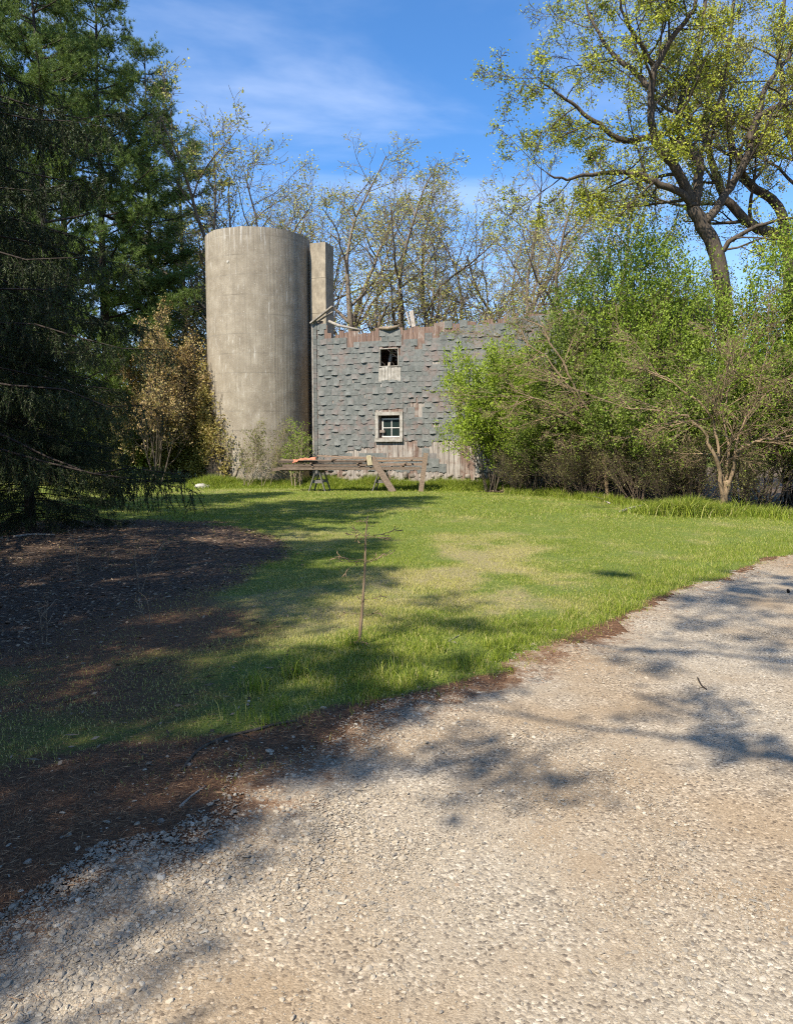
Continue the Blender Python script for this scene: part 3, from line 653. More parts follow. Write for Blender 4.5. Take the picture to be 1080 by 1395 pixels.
TREE_C = [dict(n=(7, 9), ang=(22, 48), ratio=.62, wob=.07, trop=.05, seg=9, tmin=.22, rr=.62, taper=.3, cont=.5),
          dict(n=(6, 8), ang=(25, 60), ratio=.58, wob=.14, trop=.07, seg=7, tmin=.2, rr=.6, taper=.25),
          dict(n=(5, 7), ang=(25, 65), ratio=.52, wob=.18, trop=.05, seg=5, tmin=.15, rr=.55, taper=.3),
          dict(n=(4, 6), ang=(25, 65), ratio=.55, wob=.2, trop=.04, seg=4, tmin=.15, rr=.6, taper=.4),
          dict(wob=.22, trop=.05, seg=2, sites=3, taper=.5)]
def make_decid(seed, H=17, leaf='budleaf', size=.046, per=4, jit=.12, bark='bark', name='budding_tree', r0=.24, stems=1, keep=.2, C=None, spreadstem=.25, lenf=.62):
    p = Plant(seed); root = empty(name); C = C or TREE_C
    for i in range(stems):
        a = p.r.uniform(0, 2 * PI); d = np.array([math.cos(a) * spreadstem, math.sin(a) * spreadstem, 1])
        p.grow((0, 0, -.2), d, H * lenf * p.r.uniform(.85, 1.05), r0, 0, C)
    p.finish_wood('trunk', M[bark], root, .007)
    S = np.array(p.sites); print(name, 'sites', len(S)); S = S[p.r.uniform(0, 1, len(S)) < keep]
    crown(S, size, p.r, M[leaf], root, n=per, jitter=jit); return root

WIDE_C = [dict(n=(7, 9), ang=(28, 58), ratio=.72, wob=.09, trop=.03, seg=9, tmin=.12, rr=.62, taper=.3, cont=.5),
          dict(n=(6, 8), ang=(25, 60), ratio=.58, wob=.14, trop=.09, seg=7, tmin=.25, rr=.6, taper=.25)] + TREE_C[2:]
SHRUB_C = [dict(n=(8, 10), ang=(15, 45), ratio=.5, wob=.07, trop=.02, seg=7, tmin=.22, rr=.6, taper=.35, leaf=False),
           dict(n=(7, 9), ang=(20, 60), ratio=.55, wob=.16, trop=.04, seg=4, tmin=.15, rr=.55, taper=.4),
           dict(wob=.2, trop=.06, seg=3, sites=6, taper=.5)]
def make_shrub(seed, H=4.5, leaf='shrub', size=.04, per=3, jit=.09, stems=14, spread=.55, bark='bark', name='leafy_shrub', zcut=.10, keep=1.0, r0=.03):
    p = Plant(seed); root = empty(name)
    for i in range(stems):
        a = p.r.uniform(0, 2 * PI); sp = spread * p.r.uniform(.2, 1.1); d = np.array([math.cos(a) * sp, math.sin(a) * sp, 1]); b0 = p.r.normal(0, .22, 3); b0[2] = -.1
        p.grow(b0, d, H * p.r.uniform(.6, .95), r0, 0, SHRUB_C)
    p.finish_wood('stems', M[bark], root, .005); S = np.array(p.sites)
    k = p.r.uniform(0, 1, len(S)) < keep * (sstep(0, zcut * H * 2, S[:, 2]) * .9 + .1); S = S[k & (S[:, 2] > .1)]; print(name, 'sites', len(S))
    crown(S, size, p.r, M[leaf], root, 'foliage', n=per, jitter=jit); return root
def fol_h(root):
    z = 0
    for ch in root.children:
        n = len(ch.data.vertices); a = np.zeros(n * 3, np.float32); ch.data.vertices.foreach_get('co', a); z = max(z, float(np.percentile(a[2::3], 99.7)) if n else 0)
    return z
def place(root, xy, rz, s, label, cat='tree', group=None, fresh=False, name=None):
    o = root if fresh else copy_tree(root)
    o.location = (float(xy[0]), float(xy[1]), float(hgt(xy[0], xy[1])) - .03); o.rotation_euler = (0, 0, rz); o.scale = (s, s, s) if isinstance(s, (int, float)) else s
    tag(o, label, cat, group); return o

# ------------------------------------------------------------------ conifers on the left
spr = make_spruce(101)
G1 = 'drooping spruces on the left'
place(spr, (-8.2, 10.8), .4, 1.0, 'nearest dark drooping spruce, boughs sweeping low over the left side of the lawn', group=G1, fresh=True)
place(spr, (-10.4, 17.0), 2.1, (.9, .9, .72), 'dark spruce at the far left edge standing just beyond the nearest drooping one', group=G1)
place(spr, (-7.2, .8), 1.1, .76, 'shorter spruce outside the left edge between two taller ones', group=G1)
place(spr, (-6.0, -1.75), 3.3, (.73, .73, .63), 'spruce beside the drive outside the left edge, shading the needle litter', group=G1)
place(spr, (-7.6, 3.4), 5.1, .80, 'spruce just outside the left edge next to the needle bed', group=G1)
place(spr, (-6.7, 13.6), 4.2, (.36, .36, .33), 'added small spruce standing in for the low boughs of the nearest drooping one', group=G1).location.z -= .42  # added filler for the dark mass of the nearest spruce's low boughs
pinA = make_pine(201); pinB = make_pine(202, 21.0, 4.6, 3.0)
G2 = 'pines between the spruces and the silo'
def pineat(proto, px, Y, top_py, base_h, rz, label, fresh=False, wx=1.0):
    topz = 1.6 + (608 - top_py) / F_PX * Y; s = topz / base_h
    place(proto, gx(px, Y), rz, (s * wx, s * wx, s), label, group=G2, fresh=fresh)
pineat(pinA, 214, 38, 84, 22, .3, 'tall green pine with bare dark trunk, nearest the silo of the large pines', True, .80)
pineat(pinB, 150, 34, -10, 21, 1.3, 'broad pine reaching above the frame, left of the pine nearest the silo', True, .9)
pineat(pinA, 80, 31, -60, 22, 2.5, 'lofty pine behind the dark spruce near the left edge', False, .85)
pineat(pinB, 258, 47, 185, 21, 3.9, 'farther rounded pine just left of the silo top', False, .95)
pineat(pinA, 15, 36, -30, 22, 4.4, 'dark pine at the extreme left edge behind the spruces', False, 1.0)
pineat(pinB, 108, 44, 30, 21, 5.4, 'distant pine seen between the trunks of the two large pines', False, 1.0)

# ------------------------------------------------------------------ trees behind the silo and barn
tA = make_decid(301, 17, bark='bark_pale', C=WIDE_C, keep=.2); tB = make_decid(306, 17, bark='bark_pale', C=WIDE_C, keep=.2); tC = make_decid(309, 16, bark='bark_pale', stems=2, spreadstem=.45, C=WIDE_C, keep=.2)
G3 = 'budding trees behind the barn and silo'
def treeat(proto, px, Y, top_py, base_h, rz, label, fresh=False, wx=1.12, group=G3):
    topz = 1.6 + (608 - top_py) / F_PX * Y; s = topz / fol_h(proto); print('treeat', label[:30], round(s, 2))
    place(proto, gx(px, Y), rz, (s * wx, s * wx, s), label, group=group, fresh=fresh)
treeat(tA, 412, 41, 190, 17, .5, 'tall thinly leafed tree rising behind the silo chute', True)
treeat(tB, 480, 40, 205, 17, 4.9, 'forked dark-stemmed tree behind the left end of the barn wall', True)
treeat(tC, 552, 41, 205, 16.5, 3.2, 'budding tree above the upper barn opening', True)
treeat(tB, 622, 45, 285, 17, 1.6, 'lower spreading tree behind the middle of the barn top', False)
treeat(tC, 325, 46, 245, 16.5, .9, 'sparse pale tree showing just left above the silo rim')
treeat(tA, 286, 52, 262, 17, 2.2, 'slender budding tree between the pines and the silo')
treeat(tA, 690, 47, 330, 17, 5.5, 'sparse far tree right of the barn top against pale sky')
treeat(tC, 788, 33, 215, 16.5, 2.6, 'leaning budding tree with long limbs reaching left over the barn', False, 1.1)
treeat(tC, 447, 48, 228, 17, 4.0, 'pale fine-branched tree between the silo chute and the forked dark-stemmed tree', False, 1.3)
treeat(tA, 588, 49, 248, 17, 2.8, 'pale rounded tree behind the gap right of the upper barn opening', False, 1.3)
treeat(tB, 724, 37, 232, 17, 3.4, 'leafy budding tree whose limbs show above the right part of the barn top', False, 1.0)
tR = make_decid(331, 8, 'rust', .05, 3, .10, 'bark', 'rust_leafed_tree', .06, 5, keep=.2, spreadstem=.5, lenf=.6)
treeat(tR, 216, 31.5, 422, 8, .3, 'small rust-coloured leafing tree left of the silo', True, .80, group=None)
treeat(tR, 268, 36, 440, 8, 2.3, 'smaller copper-leafed tree touching the left side of the silo', False, .8, group=None)

# ------------------------------------------------------------------ big tree on the right
p = Plant(401); big = empty('oak_tree', (0, 0, 0)); YB = 22.5
def PX(lst, Y=YB, dz=0):
    out = []
    for i, (a, b_) in enumerate(lst): out.append(at(a, b_, Y + dz * i))
    return np.array(out)
def smooth_pl(P, n=4):
    P = np.asarray(P); out = []
    for i in range(len(P) - 1):
        p0 = P[max(i - 1, 0)]; p1 = P[i]; p2 = P[i + 1]; p3 = P[min(i + 2, len(P) - 1)]
        for t in np.arange(n) / n: out.append(.5 * ((2 * p1) + (-p0 + p2) * t + (2 * p0 - 5 * p1 + 4 * p2 - p3) * t * t + (-p0 + 3 * p1 - 3 * p2 + p3) * t ** 3))
    out.append(P[-1]); return np.array(out)
limbs = [([(1000, 640), (992, 520), (985, 408), (978, 352), (966, 317), (948, 288), (944, 272)], .27, .18, 0, 0),
         ([(946, 276), (953, 225), (940, 197), (925, 175), (930, 120), (950, 60), (960, -10), (955, -90)], .15, .04, .15, 10),
         ([(948, 285), (929, 260), (890, 243), (869, 232), (834, 230), (800, 232), (772, 240), (745, 232)], .12, .02, -.15, 9),
         ([(946, 274), (915, 218), (897, 197), (886, 158), (893, 88), (918, 42), (943, 8), (960, -50)], .15, .04, -.2, 11),
         ([(960, 300), (981, 271), (1010, 225), (1027, 176), (1038, 127), (1052, 100), (1078, 60), (1090, 0)], .13, .04, .2, 9),
         ([(1020, 190), (1032, 155), (1069, 137), (1110, 125), (1150, 100)], .10, .03, .1, 5),
         ([(890, 180), (850, 185), (816, 165), (790, 145), (770, 130), (745, 112), (732, 100)], .09, .015, -.1, 7),
         ([(890, 120), (865, 95), (835, 70), (815, 40), (800, 10), (790, -30)], .09, .02, .25, 6),
         ([(893, 88), (870, 50), (850, 20), (845, -30)], .08, .02, -.3, 5),
         ([(975, 345), (1000, 320), (1040, 300), (1085, 290)], .09, .03, -.3, 4)]
BR = [dict(n=(5, 7), ang=(25, 65), ratio=.55, wob=.14, trop=.05, seg=6, tmin=.15, rr=.55, taper=.3),
      dict(n=(5, 7), ang=(25, 65), ratio=.52, wob=.18, trop=.02, seg=4, tmin=.15, rr=.55, taper=.35),
      dict(n=(4, 5), ang=(25, 70), ratio=.55, wob=.2, trop=-.02, seg=3, tmin=.15, rr=.6, taper=.4),
      dict(wob=.22, trop=-.03, seg=2, sites=3, taper=.5)]
base_c = at(1000, 640, YB); base_c[2] = 0
def build_limbs(p, limbs, Y, org, BR, lo=1.3, hi=2.6, tm=.12):
    for (pl, r0, r1, dz, nk) in limbs:
        P = smooth_pl(PX(pl, Y, dz), 4) - org; P = P + p.r.normal(0, .02, P.shape); p.limb(P, r0, r1, 9)
        rad = np.linspace(r0, r1, len(P))
        for j in range(nk):
            t = tm + (1 - tm) * (j + p.r.uniform(0, .9)) / nk; i = min(int(t * (len(P) - 1)), len(P) - 2); d = norm(P[i + 1] - P[i]); nd = perp_dir(d, R(p.r.uniform(30, 75)), p.r)
            p.grow(P[i], nd, p.r.uniform(lo, hi) * (1.2 - .5 * t), max(.02, rad[i] * .45), 0, BR)
        if nk: p.grow(P[-1], norm(P[-1] - P[-2]), 1.8, r1 * .8, 0, BR)
build_limbs(p, limbs, YB, base_c, BR)
p.finish_wood('trunk', M['bark'], big, .007); S = np.array(p.sites); print('big tree sites', len(S))
S = S[p.r.uniform(0, 1, len(S)) < np.where(S[:, 0] > 4.6 - base_c[0], .21, .12)]; crown(S, .036, p.r, M['oak'], big, n=7, jitter=.085)
big.location = tuple(base_c); big.location.z = -.1
tag(big, 'massive crooked tree with yellow-green new leaves at the upper right', 'tree')
# second trunk behind it
p = Plant(433); b2 = empty('oak_tree'); Y2 = 26; bc2 = at(1085, 600, Y2); bc2[2] = 0
l2 = [([(1085, 600), (1075, 400), (1070, 330), (1034, 312), (999, 285), (981, 257), (971, 225), (960, 186), (943, 162), (908, 148), (880, 120)], .22, .04, -.1, 12),
      ([(1072, 340), (1060, 280), (1020, 250), (1005, 215), (985, 150), (990, 80), (1000, 0)], .18, .05, .1, 10),
      ([(1075, 380), (1090, 300), (1085, 220), (1070, 150), (1060, 60), (1070, -20)], .18, .05, .2, 10)]
build_limbs(p, l2, Y2, bc2, BR, 1.8, 3.4, .3)
p.finish_wood('trunk', M['bark'], b2, .007); S = np.array(p.sites); S = S[p.r.uniform(0, 1, len(S)) < .4]; crown(S, .038, p.r, M['budleaf'], b2, n=6, jitter=.10)
b2.location = tuple(bc2); tag(b2, 'second tall tree at the right edge, standing behind the massive crooked one', 'tree')

# ------------------------------------------------------------------ thicket on the right
sA = make_shrub(501, 5.0, 'shrub_bright', .045, 5); sB = make_shrub(507, 5.0, 'shrub_dark', .045, 4, stems=12, spread=.7)
sC = make_shrub(511, 8.5, 'shrub', .05, 5, .13, stems=10, spread=.28, zcut=.3, r0=.05, name='leafy_shrub')
sD = make_shrub(515, 3.5, 'olive', .035, 1, .07, stems=19, spread=.75, bark='twig_brown', keep=.42, name='twiggy_shrub', r0=.016)
G4 = 'shrubs of the thicket in front of the barn'
def sh(proto, px, Y, s, rz, label, fresh=False, wx=1.0, nm=None): 
    place(proto, gx(px, Y), rz, (s * wx, s * wx, s), label, 'shrub', G4, fresh)
sh(sA, 672, 25.6, 1.0, .2, 'bright green leafy shrub at the left end of the thicket, against the shingled wall', True, .72)
sh(sA, 718, 24.9, .92, 2.2, 'green shrub just right of the leftmost bright one, covering the barn wall', False, .85)
sh(sB, 735, 24.0, .80, 1.0, 'dull green twiggy shrub in front of the middle of the hidden barn wall', True, .8)
sh(sB, 790, 23.4, 1.05, 2.7, 'dense shrub below the right end of the visible barn top', False, .8)
sh(sC, 800, 24.5, .92, .4, 'tall airy green shrub rising above the barn top', True, .75)
sh(sC, 862, 23.5, 1.02, 2.0, 'tallest light green shrub of the thicket, left of the massive tree trunk', False, .8)
sh(sC, 920, 21.6, .80, 3.5, 'tall green shrub directly in front of the massive tree trunk', False, .85)
sh(sC, 1010, 21.2, .72, 4.9, 'leafy shrub below the fork of the massive tree, right of its trunk', False, .95)
sh(sC, 1075, 20.8, .92, .9, 'tall green shrub at the right edge of the photo', False, .9)
sh(sB, 850, 21.8, .80, 4.0, 'mid-height shrub behind the long arching tan stems', False, .9)
sh(sB, 1045, 18.6, .80, 5.4, 'dark green shrub to the right of the tan bare shrub', False, 1.0)
sh(sA, 1095, 19.0, .80, 5.9, 'bright green shrub cut by the right edge near the gravel', False, 1.0)
sh(sB, 930, 19.8, .78, 6.1, 'dark leafy shrub behind the left limbs of the tan bare shrub', False, 1.0)
sh(sD, 770, 23.0, .6, .3, 'low brown twiggy shrub above the fallen grey branches', True)
sh(sD, 870, 20.4, .6, 1.8, 'low twiggy shrub between the two tan stemmed bare shrubs', False)
sh(sD, 1020, 17.8, .5, 3.1, 'tangled twiggy shrub at the foot of the tan bare shrub', False)
sh(sD, 700, 24.6, .5, 4.1, 'small twiggy shrub under the leftmost green shrubs', False)
sh(sC, 1165, 20.5, .85, 1.3, 'tall green shrub beyond the right edge of the photo')
sh(sA, 1190, 18.8, .9, 2.9, 'bright shrub beyond the right edge close to the drive')
sh(sB, 1270, 19.5, 1.0, 4.4, 'dark shrub farthest beyond the right edge')
sh(sD, 800, 22.0, .55, 2.4, 'brown twiggy shrub at the foot of the long arching tan stems')
sh(sD, 905, 19.4, .5, .9, 'olive twiggy shrub at the thicket edge below the lowest tan limb')
sh(sD, 945, 18.9, .6, 5.0, 'thorny brown shrub just left of the tan forked trunk', False)

# bare tan shrubs with explicit stems
BB = [dict(n=(6, 8), ang=(12, 40), ratio=.6, wob=.08, trop=.0, seg=5, tmin=.12, rr=.55, taper=.35),
      dict(n=(5, 7), ang=(15, 50), ratio=.55, wob=.13, trop=-.01, seg=4, tmin=.12, rr=.6, taper=.4),
      dict(n=(2, 4), ang=(20, 60), ratio=.5, wob=.15, trop=-.01, seg=3, tmin=.2, rr=.7, taper=.5),
      dict(wob=.15, trop=.0, seg=2, sites=2, taper=.6)]
def bare(px, py, Y, lmb, label, seed, leafkeep=.3, name='bare_shrub', mat='bark_tan', leaf='shrub'):
    p = Plant(seed); o = empty(name); org = at(px, py, Y); org[2] = 0
    build_limbs(p, lmb, Y, org, BB, .9, 2.0, .25); p.finish_wood('stems', M[mat], o, .0042)
    S = np.array(p.sites); S = S[p.r.uniform(0, 1, len(S)) < leafkeep]; crown(S, .03, p.r, M[leaf], o, 'foliage', n=2, jitter=.06)
    o.location = (org[0], org[1], 0); tag(o, label, 'shrub'); return o
bare(985, 700, 17.6, [([(985, 712), (986, 680), (990, 655)], .10, .08, 0, 0),
     ([(985, 690), (980, 655), (972, 620), (958, 590), (935, 568), (900, 560), (850, 556)], .055, .015, -.08, 8),
     ([(988, 665), (978, 640), (976, 600), (965, 560), (930, 530), (890, 505)], .045, .012, .1, 8),
     ([(990, 660), (998, 640), (1003, 615), (1020, 605), (1050, 598), (1090, 592)], .05, .015, -.1, 7),
     ([(1001, 622), (1010, 580), (1040, 540), (1070, 520), (1100, 505)], .035, .012, .05, 7),
     ([(986, 670), (992, 620), (985, 560), (1000, 510), (1010, 480)], .035, .01, .12, 7)],
     'tan forked bare shrub with wide spreading twigs at the thicket edge', 601, .22)
bare(825, 680, 22.0, [([(828, 684), (824, 640), (820, 600), (806, 570), (786, 535), (770, 500), (745, 460), (738, 440)], .065, .012, -.05, 9),
     ([(822, 610), (800, 585), (770, 565), (735, 545), (700, 540)], .035, .01, -.1, 7),
     ([(815, 590), (830, 540), (860, 490), (880, 460)], .03, .01, .1, 6),
     ([(800, 560), (770, 520), (735, 480), (715, 470)], .03, .01, .05, 6)],
     'tan arching bare shrub leaning left in the middle of the thicket', 607, .25)

# thin growth along the silo
p = Plant(701); o = empty('silo_shrub'); org = gx(352, 29.2)
for i in range(9):
    a = p.r.uniform(-.6, 1.1); p.grow((p.r.normal(0, .7), p.r.normal(0, .1), -.05), (a * .8, -.05, 1), p.r.uniform(1.2, 2.6), .014, 0, SHRUB_C[:1] + SHRUB_C[1:])
p.finish_wood('stems', M['twig_tan'], o, .005); S = np.array(p.sites); S = S[p.r.uniform(0, 1, len(S)) < .3]; crown(S, .035, p.r, M['olive'], o, 'foliage', n=2, jitter=.07)
o.location = (org[0], org[1], 0); o.scale = (.85, .5, 1); tag(o, 'thin twiggy shrub growing against the foot of the silo', 'shrub')
s2 = make_shrub(711, 2.6, 'shrub', .035, 2, .07, stems=9, spread=.45, bark='twig_tan', keep=.5, name='silo_shrub')
place(s2, gx(408, 29.2), 0, (.8, .5, .95), 'small green shrub in the corner between silo and barn', 'shrub', fresh=True)
# vine on the left flank of the silo is added with the silo below

# ------------------------------------------------------------------ left background hedge
hA = make_shrub(801, 3.6, 'olive', .06, 3, .12, stems=14, spread=.7, name='hedge_shrub', zcut=.05)
hB = make_shrub(805, 3.8, 'shrub_dark', .06, 3, .12, stems=14, spread=.7, name='hedge_shrub', zcut=.05)
G5 = 'undergrowth along the far side of the lawn'
hl = [(243, 34.5, .9, 'olive shrub at the far lawn edge, nearest the left foot of the silo'), (205, 35, .95, 'green undergrowth shrub below the rust-coloured tree'),
      (160, 34, .8, 'shrub at the lawn edge under the broad pine'), (118, 37, 1.0, 'undergrowth shrub at the lawn edge beyond the low spruce boughs'),
      (70, 36, .85, 'dull shrub behind the hanging spruce bough at far left'), (20, 38, 1.1, 'shrub at the left edge of the photo beyond the lawn'), (285, 39, 1.25, 'tall shrub behind the left side of the silo'),
      (228, 44, 1.3, 'far shrub seen between the pine trunks'), (140, 46, 1.4, 'far shrub left of the pine trunks in the gap'), (50, 48, 1.5, 'farthest shrub at the left, beyond the dark pine')]
for i, (px, Y, s, lab) in enumerate(hl):
    pr = hA if i % 2 == 0 else hB; place(pr, gx(px, Y), i * 1.7, s, lab, 'shrub', G5, fresh=i < 2)

# far wood so that the ground meets trees, not a bare horizon
r_ = np.random.default_rng(91); n = 42000; aa = r_.uniform(-1.25, 1.25, n); dd = r_.uniform(75, 100, n); hmax = 4 + 3.5 * vn(aa * 14, np.zeros(n), 3) + 2.5 * vn(aa * 50, np.zeros(n), 6)
zt = hmax * r_.uniform(0, 1, n) ** .8; P = np.stack([np.sin(aa) * dd, np.cos(aa) * dd, zt], -1); V, Qd = leafquads(P, .32, r_, .8, .2, 1)
o = MB().add(V, Qd).build('far_wood', M['olive']); tag(o, 'low distant belt of woodland on the horizon', 'woodland', kind='stuff')

# ------------------------------------------------------------------ silo
m, nt_, b = newmat('silo_concrete'); nb = NB(nt_); v = nb.coord()
sx = nb.node('ShaderNodeSeparateXYZ'); nb.lk(v, sx.inputs[0])
base = nb.ramp(nb.noise(v, 2.2, 6, 0.6), [(0.3, (.17, .137, .097)), (0.5, (.26, .218, .16)), (0.7, (.37, .32, .245))])
vert = nb.noise(nb.mapping(v, (7, 7, .28)), 1.6, 5, .65); base = nb.mix(nb.rng(vert, .48, .72), base, (.165, .137, .10))
agg = nb.noise(v, 60, 3, .7); base = nb.mix(0.4, base, nb.ramp(agg, [(0.35, (.14, .115, .085)), (0.65, (.42, .37, .29))]))
wh = nb.rng(nb.noise(nb.mapping(v, (3, 3, .5)), 3.2, 6, .72), .58, .68); base = nb.mix(nb.math('MULTIPLY', wh, .6), base, (.52, .49, .43))
spk = nb.rng(nb.noise(v, 26, 2, .5), .70, .74); base = nb.mix(nb.math('MULTIPLY', spk, .8), base, (.62, .59, .52))
top = nb.math('MULTIPLY', nb.rng(sx.outputs[2], 8.9, 10.05), nb.rng(nb.noise(nb.mapping(v, (5, 5, .15)), 2.6, 5, .7), .56, .66)); base = nb.mix(nb.math('MULTIPLY', top, .8), base, (.62, .60, .56))
topd = nb.math('MULTIPLY', nb.rng(sx.outputs[2], 8.7, 10.15), nb.rng(nb.noise(nb.mapping(v, (5, 5, .12), (0, 0, 2)), 3.4, 5, .7), .52, .66)); base = nb.mix(nb.math('MULTIPLY', topd, .55), base, (.10, .09, .075))
zw = nb.math('ADD', sx.outputs[2], nb.math('MULTIPLY', nb.noise(v, 1.5, 3), .05)); fz = nb.math('FRACT', nb.math('DIVIDE', zw, .76)); pw = nb.math('ABSOLUTE', nb.math('SUBTRACT', fz, .5))
ln = nb.math('MULTIPLY', nb.rng(pw, .476, .494), nb.rng(nb.noise(v, .9, 3, .5), .30, .75)); base = nb.mix(nb.math('MULTIPLY', ln, .6), base, (.44, .40, .33))
ln2 = nb.math('MULTIPLY', nb.rng(pw, .462, .485), nb.rng(nb.noise(v, 1.1, 3, .5), .75, .30)); base = nb.mix(nb.math('MULTIPLY', ln2, .5), base, (.12, .10, .075))
nb.lk(base, b.inputs['Base Color']); bb = nb.bump(agg, .5, .012, None); nb.bump(nb.noise(nb.mapping(v, (9, 9, .1)), 1.5, 3), .35, .03, b, bb); M['silo'] = m

SR = 2.15; SH = 10.15; sxy = gx(357.5, 32.0)
silo = empty('silo', (sxy[0], sxy[1], 0)); tag(silo, 'round roofless concrete silo, tan and weathered, left of the barn', 'silo')
r_ = np.random.default_rng(55); na = 128; zl = []
zlev = np.arange(0, SH, .12); zs_ = sorted(set(list(zlev) + [SH]))
rings = []; tone = []
for z in zs_:
    ph = (z % .76); ledge = 0.0; rad = SR + .02 * (1 - z / SH)
    a = np.arange(na) * 2 * PI / na; rr = rad + .006 * (fbm(a * 6, np.full(na, z * 1.3), 4, 3) - .5)
    zz2 = np.full(na, z) + (0.035 * (vn(a * 7, np.zeros(na), 8) - .5) if z == zs_[-1] else 0)
    rings.append(np.stack([np.cos(a) * rr, np.sin(a) * rr, zz2], -1)); tone.append(np.full(na, ledge))
def wall_part(mb, rings, tone):
    nr = len(rings); i = np.arange(nr - 1)[:, None] * na; j = np.arange(na)[None]; j2 = (j + 1) % na
    mb.add(np.concatenate(rings), np.stack([i + j, i + j2, i + na + j2, i + na + j], -1).reshape(-1, 4), a=np.concatenate(tone))
g = MB(); wall_part(g, rings, tone); top_ = rings[-1]; rings = [top_]; tone = [np.zeros(na)]
ri = SR - .16; a = np.arange(na) * 2 * PI / na
for z in (SH - .01, 0.0): rings.append(np.stack([np.cos(a) * ri, np.sin(a) * ri, np.full(na, z)], -1)); tone.append(np.zeros(na))
wall_part(g, rings[:2], tone[:2]); wall_part(g, rings[1:], tone[1:]); g.build('wall', M['silo'], silo, smooth=True)
# patch of pale cement near the top
g = MB(); aa_ = R(-113); g.tube([(math.cos(aa_) * (SR - .05), math.sin(aa_) * (SR - .05), 8.85), (math.cos(aa_) * (SR + .035), math.sin(aa_) * (SR + .02), 8.85)], [.07, .05], 12)
g.build('cement_patch', simple_noise_mat('pale_cement', [(.34, .31, .26), (.46, .43, .37)], 9), silo)
# chute
ca, sa = math.cos(BANG), math.sin(BANG); Rot = np.array([[ca, -sa, 0], [sa, ca, 0], [0, 0, 1]])
cc = at(439, 400, 31.7) ; g = MB(); CH = float(at(439, 330, 31.3)[2])
cl = np.array([cc[0] - sxy[0], cc[1] - sxy[1], 0])
nseg = 7; zc = np.linspace(0, CH, nseg + 1)
for k in range(nseg): g.box(cl + np.array([0, 0, (zc[k] + zc[k + 1]) / 2]), (.70 + .004 * (k % 2), .78 + .004 * (k % 2), zc[k + 1] - zc[k] - .012), Rot)
g.box(cl + np.array([0, 0, CH / 2]), (.67, .75, CH - .03), Rot)
g.build('chute', simple_noise_mat('chute_concrete', [(.17, .14, .10), (.27, .23, .17), (.40, .34, .25)], 5, (1, 1, .6), .5, .02), silo)
# vine
p = Plant(721); vn_ = empty('climbing_vine', (sxy[0], sxy[1], 0))
for q in range(95):
    a0 = R(190) + R(58) * p.r.uniform(0, 1); z = 0.05; pts = []; hh_ = p.r.uniform(1.6, 6.6) * (1.12 - .72 * (a0 - PI) / 1.1); aa = a0
    while z < hh_:
        pts.append((math.cos(aa) * (SR + .045), math.sin(aa) * (SR + .045), z)); z += .16; aa += p.r.normal(0, .028)
    if len(pts) < 4: continue
    p.wood.tube(pts, np.linspace(.020, .007, len(pts)), 4, cap=False)
    for (X_, Y_, Z_) in pts[::2]:
        L_ = p.r.uniform(.1, .3); dd = p.r.normal(0, .5, 3); n_ = np.array([X_, Y_, 0]) / SR; e_ = np.array([X_, Y_, Z_]) + n_ * .08 + dd * L_; rr2 = math.hypot(e_[0], e_[1])
        if rr2 < SR + .04: e_[:2] *= (SR + .05) / rr2
        p.A.append((X_, Y_, Z_)); p.B.append(tuple(e_)); p.ra.append(.006); p.rb.append(.003)
        if Z_ > hh_ * .45: p.sites.append(e_)
        if Z_ > hh_ * .6: p.sites.append(e_ + np.array([0, 0, -.15])); p.sites.append(e_ + n_ * .15)
p.finish_wood('stems', M['bark'], vn_, .006); S = np.array(p.sites); S = S[p.r.uniform(0, 1, len(S)) < .6]; rr2 = np.hypot(S[:, 0], S[:, 1]); S[:, :2] *= np.maximum(1, (SR + .12) / rr2)[:, None]
crown(S, .055, p.r, M['vineleaf'], vn_, 'foliage', n=5, jitter=.08); tag(vn_, 'yellowing creeper climbing the left flank of the silo', 'vine')
# rocks at its foot
for (px, py, s_, lab) in ((288, 664, .34, 'largest pale boulder at the left foot of the silo'), (272, 667, .22, 'smaller pale stone left of the boulder by the silo')):
    c0 = gxy(px, py); mb = MB(); stones(mb, np.zeros((1, 3)), np.array([s_]), np.random.default_rng(int(px)), 3, .4)
    o = mb.build('boulder', simple_noise_mat('boulder_stone', [(.28, .26, .22), (.5, .47, .42)], 6), smooth=True); o.location = (c0[0], 28.6, .03 + float(hgt(c0[0], 28.6))); o.scale = (1.5, 1, .8); tag(o, lab, 'boulder')

# ------------------------------------------------------------------ barn
def wallpt(px, py):       # pixel on the front wall plane -> (u along wall, z)
    d = ray(px, py); nrm = np.array([-BU[1], BU[0]]) ; t = ((BL[0]) * nrm[0] + BL[1] * nrm[1]) / (d[0] * nrm[0] + d[1] * nrm[1])
    x_, y_ = d[0] * t, d[1] * t; return ((x_ - BL[0]) * BU[0] + (y_ - BL[1]) * BU[1], CAM_Z + d[2] * t)
barn = empty('barn', (BL[0], BL[1], 0), BANG); tag(barn, 'derelict roofless barn wall clad in curling grey shingles beside the silo', 'barn')
BLEN = 14.5; BDEP = 7.0
topl = [(428, 440), (440, 437), (447, 452), (456, 458), (466, 450), (475, 451), (490, 449), (515, 448), (530, 444), (545, 446), (575, 441), (620, 438), (640, 438), (660, 437), (700, 429), (740, 424), (765, 423), (900, 405)]
TU = [wallpt(*q) for q in topl]; tu = np.array([q[0] for q in TU]); tz = np.array([q[1] for q in TU]); tu[0] = 0
def topz(u): return float(np.interp(u, tu, tz))
u0, z1 = wallpt(517, 475); u1, z0 = wallpt(543, 499); OP = (u0, u1, z0, z1)
u0, z1 = wallpt(516, 566); u1, z0 = wallpt(545, 597); WN = (u0, u1, z0, z1)
print('barn', TU[1], OP, WN)
